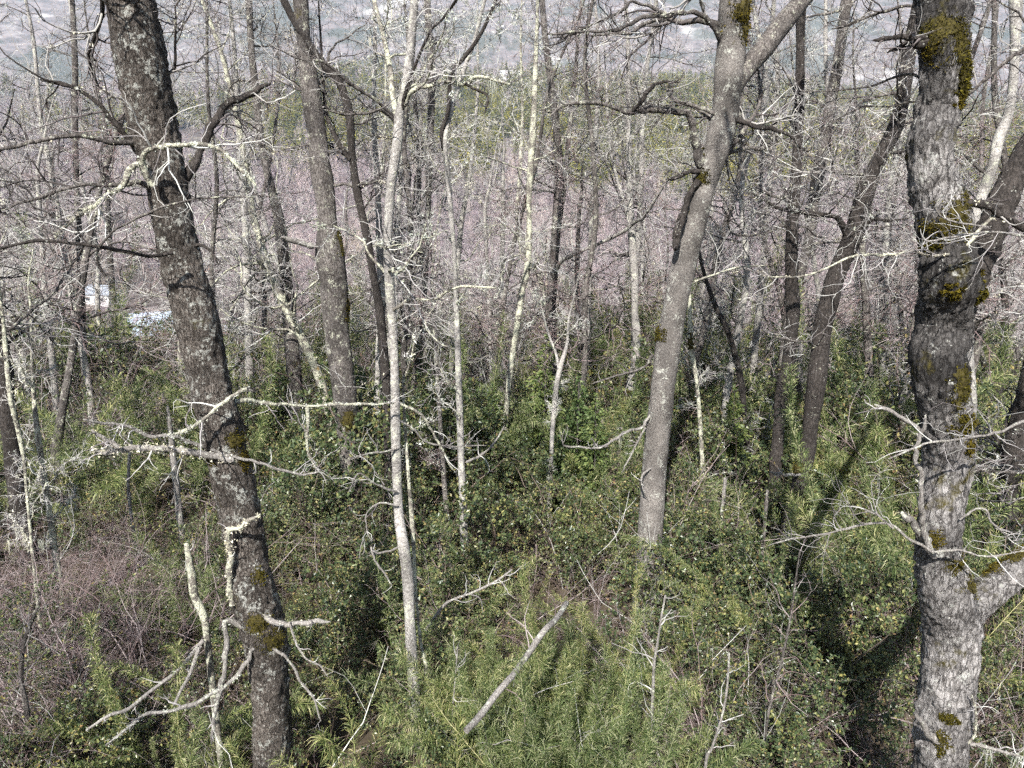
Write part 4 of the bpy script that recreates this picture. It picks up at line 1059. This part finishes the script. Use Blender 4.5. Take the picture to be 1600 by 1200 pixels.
# ---------------------------------------------------------------- houses in the valley and on the hill
MATS['roof_blue'] = plain('roof_blue', (0.42, 0.50, 0.60), 0.35, 0.12, 1.5)
MATS['roof_grey'] = plain('roof_grey', (0.30, 0.33, 0.38), 0.4, 0.15, 1.5)
MATS['wall_white'] = plain('wall_white', (0.72, 0.71, 0.69), 0.8, 0.1, 1.0)
MATS['wall_wood'] = plain('wall_wood', (0.62, 0.20, 0.04), 0.7, 0.2, 3.0)
MATS['roof_red'] = plain('roof_red', (0.45, 0.06, 0.045), 0.6, 0.15, 1.0)
MATS['pane'] = plain('pane', (0.03, 0.035, 0.04), 0.1, 0.1, 1.0)
def box(g, c, s, mat=0):
    c = np.array(c, float); s = np.array(s, float) / 2
    V = np.array([[x, y, z] for x in (-1, 1) for y in (-1, 1) for z in (-1, 1)]) * s + c
    g.add(V, quads=[(0, 1, 3, 2), (4, 6, 7, 5), (0, 4, 5, 1), (2, 3, 7, 6), (0, 2, 6, 4), (1, 5, 7, 3)], mat=mat)
def house(px, py, wpx, d, h, rz, wall, roof, label, rise=0.45):
    """a gabled house whose foot stands where the line of sight through (px, py) meets the ground, wpx pixels wide"""
    p = hit(px, py)
    w = wpx / FPX * depth_of(p); d *= w; h *= w
    r = empty('house', p); r.rotation_euler = (0, 0, rz)
    g = Geo(); hh = h + 2; box(g, (0, 0, h - hh / 2), (w, d, hh))
    rise_h = d * 0.5 * rise
    g.add([(-w / 2, -d / 2, h), (-w / 2, d / 2, h), (-w / 2, 0, h + rise_h), (w / 2, -d / 2, h), (w / 2, d / 2, h), (w / 2, 0, h + rise_h)], tris=[(0, 2, 1), (3, 4, 5)])
    g.build('wall', [MATS[wall]], r, False)
    g = Geo(); e = 0.45
    a = np.array([(-w / 2 - e, -d / 2 - e, h - e * rise + .05), (w / 2 + e, -d / 2 - e, h - e * rise + .05), (w / 2 + e, 0, h + rise_h + .05), (-w / 2 - e, 0, h + rise_h + .05), (w / 2 + e, d / 2 + e, h - e * rise + .05), (-w / 2 - e, d / 2 + e, h - e * rise + .05)])
    up = a + np.array([0, 0, 0.18])
    V = np.concatenate([a, up])
    g.add(V, quads=[(6, 7, 8, 9), (9, 8, 10, 11), (0, 3, 2, 1), (3, 5, 4, 2), (0, 1, 7, 6), (4, 5, 11, 10), (1, 2, 8, 7), (2, 4, 10, 8), (3, 0, 6, 9), (5, 3, 9, 11)])
    g.build('roof', [MATS[roof]], r, False)
    for fx in (-0.27, 0.22):
        g = Geo(); box(g, (w * fx, -d / 2 - 0.02, h * 0.55), (w * 0.16, 0.06, h * 0.38)); wo = g.build('window', [MATS['pane']], r, False)
        g = Geo()
        for q in (-1, 1):
            box(g, (w * fx + q * w * 0.085, -d / 2 - 0.04, h * 0.55), (0.09, 0.1, h * 0.44)); box(g, (w * fx, -d / 2 - 0.045, h * 0.55 + q * h * 0.2), (w * 0.18, 0.1, 0.09))
        g.build('frame', [MATS['wall_white']], wo, False)
    g = Geo(); box(g, (w * 0.0, -d / 2 - 0.02, h * 0.36), (1.0, 0.07, h * 0.72)); g.build('door', [MATS['roof_grey']], r, False)
    return tag(r, label, 'house')
house(248, 536, 74, .9, .28, 0.5, 'wall_white', 'roof_blue', 'house with pale blue metal roof just left of the leaning tree', .8)
house(165, 474, 52, .7, .32, -0.3, 'wall_white', 'roof_grey', 'house with grey blue roof and white walls further up left', .6)
house(353, 532, 26, .9, .7, 0.2, 'wall_wood', 'roof_grey', 'small orange timber cabin peeking out right of the leaning tree', .4)
house(316, 425, 28, .9, .45, 0.2, 'wall_wood', 'roof_grey', 'orange walled house behind the leaning tree trunk', .5)
house(14, 505, 40, .9, .5, 0.9, 'wall_white', 'wall_white', 'white gabled house at the left edge', .9)
house(798, 124, 32, .6, .30, 0.1, 'wall_white', 'wall_white', 'large white house on the far hill at top centre', .3)
house(575, 187, 9, .9, 1.0, 0.1, 'wall_white', 'roof_red', 'tiny white house with red roof left of the slender tree', .9)

# ---------------------------------------------------------------- undergrowth
def leaves(geo, C, A, size, width, mat, fold=0.25, jitter=0.3):
    """one folded leaf at each point C pointing along A"""
    n = len(C)
    A = unit(A + rng.normal(0, jitter, (n, 3)))
    sd = unit(np.cross(A, rng.normal(0, 1, (n, 3)) + np.array([0, 0, 1.0])))
    nn = np.cross(sd, A)
    L = (size * rng.uniform(0.65, 1.25, n))[:, None]; Wd = L * width
    b = C; tip = C + A * L - nn * L * 0.12
    m = C + A * L * 0.45
    l = m + sd * Wd + nn * Wd * fold; r = m - sd * Wd + nn * Wd * fold
    V = np.stack([b, r, tip, l], 1)
    i = np.arange(n) * 4
    geo.add(V, tris=np.concatenate([np.stack([i, i + 1, i + 2], -1), np.stack([i, i + 2, i + 3], -1)]), mat=mat)

def shrub_meshes(leafmat, size=0.048, h=1.9, spread=0.6, nst=8, dens=1.0, k2=7, k3=5, lf=8):
    a = rng.uniform(0, 6.28, nst)
    D = np.stack([np.cos(a) * spread, np.sin(a) * spread, np.full(nst, 1.0)], -1)
    S = np.stack([np.cos(a), np.sin(a), 0 * a], -1) * 0.12
    L = h * rng.uniform(0.7, 1.15, nst)
    gs = Geo()
    b1, r1 = grow(S, D, L, np.full(nst, 0.013), 10, 0.16, 0.03, 0.3)
    tubes(gs, b1, r1, 4, 0)
    S, D, L2, RR = spawn(b1, r1, L, k2, 0.3, 1.0, (30, 75), (0.3, 0.55), 0.6)
    b2, r2 = grow(S, D, L2, RR, 6, 0.2, 0.02, 0.3); tubes(gs, b2, r2, 3, 0)
    S, D, L3, RR = spawn(b2, r2, L2, k3, 0.2, 1.0, (25, 65), (0.35, 0.7), 0.6)
    b3, r3 = grow(S, D, L3, RR, 4, 0.2, 0.0, 0.5); tubes(gs, b3, r3, 3, 0)
    gl = Geo()
    allb = [(b3, lf), (b2, lf)]
    for b, k in allb:
        S, D, _, _ = spawn(b, np.full(b.shape[:2], .01), np.ones(len(b)), max(1, int(k * dens)), 0.1, 1.0, (35, 80))
        leaves(gl, S, D + np.array([0, 0, .12]), size, 0.31, 0, 0.3)
    return gs.mesh('stems', [MATS['twig_stem']]), gl.mesh('foliage', [MATS[leafmat]], smooth=False)

def bamboo_meshes(h=2.0, ncul=9, leaf=0.12, step=0.034, per=15):
    a = rng.uniform(0, 6.28, ncul); sp = rng.uniform(0.1, 0.5, ncul)
    S = np.stack([np.cos(a) * 0.22, np.sin(a) * 0.22, 0 * a], -1)
    D = np.stack([np.cos(a) * sp, np.sin(a) * sp, np.ones(ncul)], -1)
    L = h * rng.uniform(0.6, 1.1, ncul)
    gs = Geo(); n = 14
    P, R = grow(S, D, L, np.full(ncul, 0.008), n, 0.075, -0.055, 0.35)
    tubes(gs, P, R, 4, 0)
    C, A = [], []
    for b in range(ncul):
        m = int(L[b] * 0.8 / step)
        t = np.linspace(0.22, 1.0, m)
        f = t * (n - 1); i = np.minimum(f.astype(int), n - 2); u = (f - i)[:, None]
        p = P[b, i] * (1 - u) + P[b, i + 1] * u; T = unit(P[b, i + 1] - P[b, i])
        C.append(np.repeat(p, per, 0)); A.append(np.repeat(T, per, 0))
    C = np.concatenate(C); T = np.concatenate(A); k = len(C)
    side = rng.normal(0, 1, (k, 3)); side = unit(side - (side * T).sum(-1, keepdims=True) * T)
    A = unit(side * rng.uniform(0.55, 1.0, (k, 1)) + T * rng.uniform(0.35, 0.9, (k, 1)))
    C = C + A * rng.uniform(0.0, 0.05, (k, 1))
    sd = unit(np.cross(A, rng.normal(0, 1, (k, 3))))
    ln = leaf * rng.uniform(0.55, 1.25, (k, 1)); w = 0.0034
    m1 = C + A * ln * 0.5 + np.array([0, 0, 0.004]); tip = C + A * ln + np.array([0, 0, -0.55]) * ln * rng.uniform(0, 1.3, (k, 1))
    V = np.stack([C - sd * w * .5, C + sd * w * .5, m1 + sd * w, m1 - sd * w, tip], 1)
    i = np.arange(k) * 5
    gl = Geo().add(V, quads=np.stack([i, i + 1, i + 2, i + 3], -1), tris=np.stack([i + 3, i + 2, i + 4], -1))
    return gs.mesh('culms', [MATS['bamboo_leaf']]), gl.mesh('foliage', [MATS['bamboo_leaf']], smooth=False)

def bush_meshes(h=1.9, nst=9, mat='twig_red', spread=0.9, k2=9, k3=7):
    a = rng.uniform(0, 6.28, nst)
    D = np.stack([np.cos(a) * spread, np.sin(a) * spread, np.full(nst, 1.0)], -1)
    L = h * rng.uniform(0.7, 1.4, nst)
    g = Geo()
    b1, r1 = grow(np.stack([np.cos(a), np.sin(a), 0 * a], -1) * .1, D, L, np.full(nst, 0.010), 12, 0.13, -0.05, 0.25); tubes(g, b1, r1, 5)
    S, D, L2, RR = spawn(b1, r1, L, k2, 0.15, 1.0, (20, 60), (0.35, 0.7), 0.6)
    b2, r2 = grow(S, D, L2, np.maximum(RR, .002), 8, 0.14, -0.02, 0.35); tubes(g, b2, r2, 3)
    S, D, L3, RR = spawn(b2, r2, L2, k3, 0.1, 1.0, (20, 60), (0.3, 0.7), 0.6)
    b3, r3 = grow(S, D, L3, np.maximum(RR, .0014), 5, 0.16, 0.0, 0.45); tubes(g, b3, r3, 3)
    return g.mesh('stems', [MATS[mat]])

LEAFY = [shrub_meshes('leaf_dark', 0.062, 2.0), shrub_meshes('leaf_dark', 0.05, 1.8, 0.75), shrub_meshes('leaf_olive', 0.042, 1.8, 0.65, lf=8), shrub_meshes('leaf_olive', 0.036, 1.6, 0.8, lf=9)]
BAMBOO = [bamboo_meshes(2.1), bamboo_meshes(1.8, 7, 0.15, 0.045, 12), bamboo_meshes(2.5, 10, 0.10, 0.03, 14), bamboo_meshes(2.2, 6, 0.17, 0.06, 10)]
BUSH = [bush_meshes(), bush_meshes(1.6, 8, 'twig_dark', 0.7), bush_meshes(2.1, 10, 'twig_red', 1.1)]

def join(meshes):
    g = Geo(); mats = []
    for k, me in enumerate(meshes):
        v = np.zeros(len(me.vertices) * 3, np.float32); me.vertices.foreach_get('co', v)
        lv = np.zeros(len(me.loops), np.int32); me.loops.foreach_get('vertex_index', lv)
        ls = np.zeros(len(me.polygons), np.int32); me.polygons.foreach_get('loop_start', ls)
        lt = np.zeros(len(me.polygons), np.int32); me.polygons.foreach_get('loop_total', lt)
        q = lv[(ls[lt == 4])[:, None] + np.arange(4)]; t = lv[(ls[lt == 3])[:, None] + np.arange(3)]
        g.add(v.reshape(-1, 3), quads=q, tris=t, mat=k); mats.append(me.materials[0])
    return g.mesh('plant', mats, smooth=False)
LEAFY_J = [join(p) for p in LEAFY]; BAMBOO_J = [join(p) for p in BAMBOO]

# which plant grows where (weights: leafy dark, leafy olive, bamboo, bare bush)
def flora(x, y):
    px, py = project(np.stack([x, y, np.full_like(x, 1.3)], -1))
    w = np.tile(np.array([0.30, 0.40, 0.20, 0.10]), (len(x), 1))
    def zone(cx, cy, rx, ry, ww):
        k = np.exp(-((px - cx) / rx) ** 2 - ((py - cy) / ry) ** 2)[:, None]
        nonlocal_w[0] = nonlocal_w[0] * (1 - k) + np.array(ww) * k
    p = np.stack([x, y, 0 * x], -1)
    w = w * np.exp(4.0 * np.stack([fbm(p * 0.45 + 11 * k, 2) for k in range(4)], -1))
    w = w / w.sum(1, keepdims=True)
    nonlocal_w = [w]
    zone(890, 1120, 230, 130, (0.0, 0.0, 1.0, 0.0))
    zone(1260, 1020, 190, 190, (0.85, 0.1, 0.03, 0.02))
    zone(130, 920, 230, 130, (0.10, 0.12, 0.08, 0.70))
    zone(230, 1180, 200, 90, (0.3, 0.1, 0.55, 0.05))
    zone(540, 1130, 110, 80, (0.5, 0.1, 0.4, 0.0))
    zone(520, 860, 130, 110, (0.15, 0.85, 0.0, 0.0))
    zone(1330, 720, 120, 90, (0.1, 0.2, 0.68, 0.02))
    zone(1570, 700, 70, 130, (0.2, 0.78, 0.0, 0.02))
    zone(860, 830, 160, 90, (0.12, 0.68, 0.18, 0.02))
    zone(880, 620, 90, 60, (0.0, 0.3, 0.7, 0.0))
    return nonlocal_w[0]
m = 1450
yy = 2.8 + 27 * rng.random(m) ** 0.75
xx = rng.uniform(-0.82, 0.82, m) * (yy + 2.5)
keep = np.ones(m, bool)
for key in ('lean', 'slender', 'smooth', 'mossy'):
    off = TREES[key][1]; keep &= np.hypot(xx - off[0], yy - off[1]) > 0.55
keep &= np.hypot(xx, yy) > 3.2
keep &= ~((yy > 12) & (np.abs(xx / yy + 0.50) < 0.055)) & ~((yy > 12) & (np.abs(xx / yy + 0.393) < 0.022))
xx, yy = xx[keep], yy[keep]
w = flora(xx, yy); cw = np.cumsum(w / w.sum(1, keepdims=True), 1); u = rng.random(len(xx))
kind = (u[:, None] > cw).sum(1).clip(0, 3)
zz = ground_z(xx, yy) - 0.05
mound = fbm(np.stack([xx, yy, 0 * xx], -1) * 0.35 + 31, 3)
sc = rng.uniform(0.6, 1.15, len(xx)) * np.interp(yy, [4, 8, 11, 15, 25], [0.72, 0.76, 0.88, 1.1, 1.9]) * np.clip(1 + 1.0 * mound, 0.5, 1.7)
keep = mound > -0.30
xx, yy, zz, sc, kind = xx[keep], yy[keep], zz[keep], sc[keep], kind[keep]
# the bamboo stand at the bottom centre
ne = 46
ye = rng.uniform(4.6, 7.6, ne); xe = rng.uniform(-0.1, 0.24, ne) * ye - 0.1
xx = np.concatenate([xx, xe]); yy = np.concatenate([yy, ye]); zz = np.concatenate([zz, ground_z(xe, ye) - .05])
sc = np.concatenate([sc, rng.uniform(0.5, 0.85, ne)]); kind = np.concatenate([kind, np.full(ne, 2)])
def put(sel, name, label, src, idx):
    n = int(sel.sum())
    scatter(name, label, 'undergrowth', src, np.stack([xx[sel], yy[sel], zz[sel]], -1),
            np.stack([rng.normal(0, .12, n), rng.normal(0, .12, n), rng.uniform(0, 6.28, n)], -1), np.repeat(sc[sel][:, None], 3, 1) * rng.uniform(.85, 1.15, (n, 3)), idx(n))
put(kind == 0, 'broadleaf_undergrowth', 'dark green broadleaf undergrowth filling the forest floor', LEAFY_J[:2], lambda n: rng.integers(0, 2, n))
put(kind == 1, 'smallleaf_undergrowth', 'olive small leaved undergrowth filling the forest floor', LEAFY_J[2:], lambda n: rng.integers(0, 2, n))
put(kind == 2, 'bamboo_undergrowth', 'feathery green bamboo undergrowth between the trunks', BAMBOO_J, lambda n: rng.integers(0, 4, n))
put(kind == 3, 'twig_undergrowth', 'tangled leafless reddish twigs over the forest floor', BUSH, lambda n: rng.integers(0, 3, n))

m2 = 260
yt = 17 + 45 * rng.random(m2) ** 1.3; xt = rng.uniform(-0.8, 0.8, m2) * yt
xt = np.where(np.abs(xt / yt + 0.5) < 0.06, xt + 0.2 * yt, xt)
st = rng.uniform(1.0, 2.1, m2)
THICK = [bush_meshes(2.0, 8, 'twig_pale', 0.35, 8, 6), bush_meshes(2.2, 7, 'twig_red', 0.3, 9, 6), bush_meshes(1.8, 7, 'twig_dark', 0.4, 8, 6)]
scatter('twig_thicket', 'thin grey and reddish leafless brush standing between the farther trunks', 'thicket', THICK, np.stack([xt, yt, ground_z(xt, yt) - .05], -1),
        np.stack([rng.normal(0, .1, m2), rng.normal(0, .1, m2), rng.uniform(0, 6.28, m2)], -1), np.stack([st * .8, st * .8, st * rng.uniform(.9, 1.4, m2)], -1), rng.integers(0, 3, m2))

# thin pale rods and dead stems standing in the undergrowth
m3 = 330
yr = 4.5 + 22 * rng.random(m3) ** 0.8; xr = rng.uniform(-0.8, 0.8, m3) * (yr + 1.5)
sr = rng.uniform(0.6, 1.15, m3) * np.interp(yr, [4, 10, 22], [0.85, 1.0, 1.6])
RODS = [bush_meshes(1.7, 3, 'twig_pale', 0.35, 4, 3), bush_meshes(1.9, 2, 'twig_pale', 0.6, 5, 3), bush_meshes(1.5, 4, 'twig_red', 0.7, 5, 4), bush_meshes(1.8, 2, 'twig_red', 1.1, 6, 4)]
scatter('dead_stems', 'thin dead rods and pale bare stems sticking out of the undergrowth', 'stems', RODS, np.stack([xr, yr, ground_z(xr, yr) - .05], -1),
        np.stack([rng.normal(0, .25, m3), rng.normal(0, .25, m3), rng.uniform(0, 6.28, m3)], -1), np.repeat(sr[:, None], 3, 1), rng.integers(0, 4, m3))

# plants one can pick out
def plant(name, meshes, names, p, s, label, cat, group, rz=None, tilt=0.08):
    r = empty(name, p)
    for nm, me in zip(names, meshes):
        c = bpy.data.objects.new(nm, me); COL.objects.link(c); c.parent = r
    r.scale = (s, s, s); r.rotation_euler = (rng.normal(0, tilt), rng.normal(0, tilt), rng.uniform(0, 6.28) if rz is None else rz)
    return tag(r, label, cat, group)
def spot(px, py, top):
    p = at_z(px, py, top)
    return (p[0], p[1], float(ground_z(p[0], p[1])) - 0.05)
for (px, py, s, k, lab) in ((845, 1070, .85, 0, 'bright bamboo plume at bottom centre just right of the fallen pole'), (925, 1075, .85, 2, 'tall bright bamboo plume right of the fallen pole plume'), (790, 1140, .8, 3, 'bright bamboo clump at bottom below the foot of the fallen pole'),
                            (985, 1150, .8, 0, 'straw tinted bamboo clump at the bottom edge, right of centre'), (890, 1170, .75, 2, 'bamboo clump at the bottom edge in the middle'), (560, 1100, .9, 1, 'shaded dark bamboo tuft left of the slender tree foot'),
                            (290, 1190, .8, 0, 'bamboo clump at the bottom edge left of the leaning tree'), (375, 1195, .7, 1, 'yellow green bamboo at the leaning tree foot'), (260, 1030, .9, 2, 'dark bamboo tuft behind the dead branches of the leaning tree'), (265, 835, .8, 1, 'bamboo tuft beside the broken snag'),
                            (1165, 850, .9, 2, 'pale bamboo plume right of the broken stick'), (1310, 735, 1.4, 0, 'sunlit bamboo plume right of the dark leaning trunk foot'), (710, 850, .9, 1, 'pale bamboo plume at the foot of the spotted trunk'), (1375, 680, 1.5, 2, 'bamboo clump left of the mossy tree, further back'), (920, 640, 1.2, 0, 'green bamboo behind the dead branch of the smooth tree')):
    plant('bamboo', BAMBOO[k], ('culms', 'foliage'), spot(px, py, 1.7 * s), s, lab, 'bamboo', 'bamboo clumps')
for (px, py, s, k, lab) in ((1060, 870, 1.05, 0, 'glossy broadleaf shrub right of the smooth tree foot'), (1010, 960, 1.0, 0, 'glossy broadleaf shrub below the smooth tree'), (1120, 960, 1.0, 1, 'dark broadleaf shrub with upright bare stems right of centre'), (1250, 950, 1.0, 1, 'dark leafy shrub under the thin pale branch of the mossy tree'),
                            (1350, 1050, 1.0, 0, 'shaded leafy shrub left of the mossy trunk'), (1230, 1130, .95, 1, 'shaded leafy shrub at the bottom right'), (1380, 1160, .85, 1, 'shaded leafy shrub at the mossy tree foot'), (1565, 1020, .9, 0, 'shaded leafy shrub under the big right limb'), (1560, 640, 1.2, 2, 'sunlit yellow green shrub right of the mossy tree'),
                            (640, 1140, .8, 0, 'leafy shrub hiding the slender tree foot'), (600, 1180, .75, 1, 'grey green leafy shrub at the bottom left of the slender tree'), (880, 800, 1.1, 2, 'olive shrub mound left of the smooth tree'), (800, 720, 1.1, 3, 'yellowish shrub mound at centre behind the fallen pole'), (500, 840, 1.1, 3, 'small leaved olive shrub between leaning tree and slender tree'), (460, 950, 1.0, 2, 'small leaved shrub just right of the leaning trunk'),
                            (160, 740, 1.1, 2, 'olive shrub below the dead lichen branches at left'), (100, 1130, .8, 0, 'shaded leafy shrub at the bottom left corner')):
    plant('shrub', LEAFY[k], ('stems', 'foliage'), spot(px, py, 1.1 * s), s * 0.72, lab, 'shrub', 'leafy shrubs')
for (px, py, s, k, lab) in ((60, 900, 1.1, 2, 'bare arching twiggy bush at the left edge'), (190, 880, 1.1, 0, 'bare reddish twiggy bush left of the leaning tree'), (110, 1000, 1.0, 2, 'bare twiggy bush low at the left, in shade'), (770, 870, .9, 0, 'bare tan twigs above the fallen pole'), (1150, 1090, .8, 0, 'bare pale forked stems in the bottom right shrubs')):
    plant('bare_bush', [BUSH[k]], ('stems',), spot(px, py, 1.5 * s), s, lab, 'bush', 'bare bushes')
# the feathery sapling in the centre
SAP = [conifer_mesh(21 + i, 3.4, 0.26, 5200, 'sapling_leaf', 0.10) for i in range(2)]
for (px, py, Y, s, k, lab) in ((850, 520, 14.5, 1.05, 0, 'feathery green conifer sapling at centre behind the white forked stem'), (905, 575, 13.5, .75, 1, 'smaller green conifer sapling right of the white forked stem'), (935, 610, 13.0, .7, 0, 'low green conifer sapling left of the smooth tree'), (765, 590, 15.0, .7, 1, 'green conifer sapling left of the crooked pale trunk'), (1150, 600, 13.0, .7, 0, 'green conifer sapling right of the smooth tree'), (1325, 600, 15.0, .7, 1, 'green conifer sapling right of the dark leaning trunk'), (425, 560, 15.0, .7, 0, 'green conifer sapling right of the leaning dark tree')):
    p = at(px, py, Y); gz = float(ground_z(p[0], p[1]))
    f = (p[2] - gz) / 3.4
    o = plant('conifer_sapling', SAP[k], ('trunk', 'crown'), (p[0], p[1], gz), f, lab, 'sapling', None, tilt=.03)

# ---------------------------------------------------------------- dead wood
def stick(name, pts, Y, dY, label, cat, mats=DW, twigs=0, tl=0.3, lich=0, rough=0.3, to_ground=False, k3=2, beards=0):
    P, R = px_path(pts, Y, dY)
    if to_ground:
        gz = float(ground_z(P[0, 0], P[0, 1])) - .15
        if P[0, 2] > gz: P = np.concatenate([[np.array([P[0, 0], P[0, 1], gz])], P]); R = np.concatenate([[R[0] * 1.15], R])
    r = empty(name, P[0])
    g = Geo()
    Pm, Rm = trunk_mesh(g, P, R, 12, 0.03, rough, 0.002, random.random() * 30)
    if lich: lichen(g, Pm[None], lich, 0.02, 1)
    if beards: beard(g, Pm[rng.integers(2, len(Pm), beards)], 14, .16, .02, 1)
    o = g.build('stem', [MATS[mats[0]], MATS[mats[2]]], r); o.location = [-float(c) for c in P[0]]
    if twigs:
        S, D, L2, RR = spawn(Pm[None], Rm[None], np.array([tl]), twigs, 0.25, 1.0, (30, 75), (0.5, 1.3), 0.5)
        b2, r2 = grow(S, D, L2, np.clip(RR, .0025, .007), 7, .25, .02, .3); g = Geo(); tubes(g, b2, r2, 4)
        S, D, L3, RR = spawn(b2, r2, L2, k3, .2, 1., (25, 65), (.3, .7), .6)
        b3, r3 = grow(S, D, L3, np.maximum(RR, .0016), 5, .28, .0, .4); tubes(g, b3, r3, 3)
        o = g.build('twigs', [MATS[mats[1]]], r); o.location = [-float(c) for c in P[0]]; o['kind'] = 'stuff'
    return tag(r, label, cat)
stick('fallen_pole', W([(728, 1142), (752, 1116), (776, 1084), (803, 1053), (822, 1026), (850, 986), (868, 968), (886, 941)], 12, 9), 5.5, 1.2, 'straight pale fallen pole propped aslant in the bamboo at bottom centre', 'log', ('deadwood', 'twig_red', 'lichen'), twigs=7, tl=.5, lich=14, rough=.3)
stick('snag', [(279, 790, 11), (276, 760, 11), (270, 710, 10), (266, 670, 8), (262, 635, 4)], 11.0, 0.0, 'broken pale snag standing just left of the leaning tree', 'snag', to_ground=True, lich=6)
stick('snag', [(325, 1010, 11), (319, 965, 13), (304, 930, 13), (300, 900, 12), (291, 850, 7)], 6.2, 0.0, 'short lichen crusted snag with hanging beard left of the leaning tree', 'snag', PL, to_ground=True, lich=70, beards=4, twigs=3)
stick('dead_branch', W([(318, 1000), (300, 1022), (275, 1050), (235, 1080), (200, 1108), (170, 1118), (135, 1141)], 8, 4), 6.1, -.5, 'long grey dead branch slanting down left from the lichen crusted snag', 'branch', lich=10, twigs=3, tl=.2)
stick('dead_branch', W([(312, 1010), (296, 1055), (283, 1078), (272, 1102)], 7, 5), 6.0, -.2, 'short grey dead branch hanging under the lichen crusted snag', 'branch', twigs=2, tl=.15)
stick('snag', [(1124, 840, 5), (1128, 800, 6), (1131, 770, 6), (1133, 752, 7), (1132, 747, 5)], 9.8, 0.0, 'thin broken upright stick right of the smooth tree', 'snag', to_ground=True)
stick('snag', [(1194, 830, 5), (1197, 790, 6), (1199, 766, 4)], 9.6, 0.0, 'short dark stick right of the broken upright stick', 'snag', BR, to_ground=True)
stick('snag', [(202, 780, 5), (201, 740, 5), (203, 705, 5), (206, 690, 3)], 11.5, 0.0, 'small upright dead stick below the lichen branches at left', 'snag', to_ground=True)
stick('sapling', W([(1018, 1150), (1020, 1090), (1022, 1040), (1028, 1000), (1034, 960), (1040, 930)], 6, 3), 6.4, .1, 'pale bare sapling stem among glossy leaves right of the bamboo', 'sapling', to_ground=True, twigs=10, tl=.5)
stick('sapling', W([(1102, 1200), (1112, 1170), (1125, 1130), (1134, 1090), (1138, 1050), (1139, 1020)], 5, 3), 5.6, .1, 'bare curved sapling stem at the bottom, right of centre', 'sapling', to_ground=True, twigs=8, tl=.4)
stick('sapling', W([(704, 1200), (706, 1130), (710, 1075), (713, 1040), (715, 1010)], 3, 2.5), 6.6, .1, 'thin pale bare rod left of the fallen pole', 'sapling', to_ground=True, twigs=6, tl=.4)
stick('sapling', W([(40, 1100), (33, 1060), (36, 1010), (50, 970), (62, 940)], 8, 5), 6.4, .1, 'bare grey sapling with fan of twigs at the left edge', 'sapling', BR, to_ground=True, twigs=16, tl=.9, k3=4)
stick('sapling', W([(1200, 1120), (1222, 1030), (1236, 960), (1244, 900), (1250, 860)], 4, 2), 6.5, .1, 'slender reddish bare sapling in the dark shrubs left of the mossy tree', 'sapling', ('bark_grey', 'twig_red', 'lichen'), to_ground=True, twigs=12, tl=.7, k3=3)
stick('dead_branch', W([(665, 985), (690, 950), (705, 938), (740, 925), (775, 908), (800, 890)], 5, 3), 7.8, .3, 'pale forked dead branch leaning right of the slender trunk', 'branch', twigs=8, tl=.5)

# ---------------------------------------------------------------- the hazy air
def haze():
    g = Geo(); box(g, (0, 0, 385), (9600, 9600, 910))
    m = bpy.data.materials.new('haze'); m.use_nodes = True
    nt = m.node_tree; nt.nodes.remove(nt.nodes['Principled BSDF'])
    v = nt.nodes.new('ShaderNodeVolumePrincipled')
    v.inputs['Color'].default_value = (0.68, 0.82, 1.0, 1)
    v.inputs['Density'].default_value = 0.00023
    v.inputs['Anisotropy'].default_value = 0.1
    nt.links.new(v.outputs[0], nt.nodes['Material Output'].inputs['Volume'])
    o = g.build('haze', [m], None, False)
    tag(o, 'thin pale blue haze in the valley air', 'haze', kind='stuff')
haze()
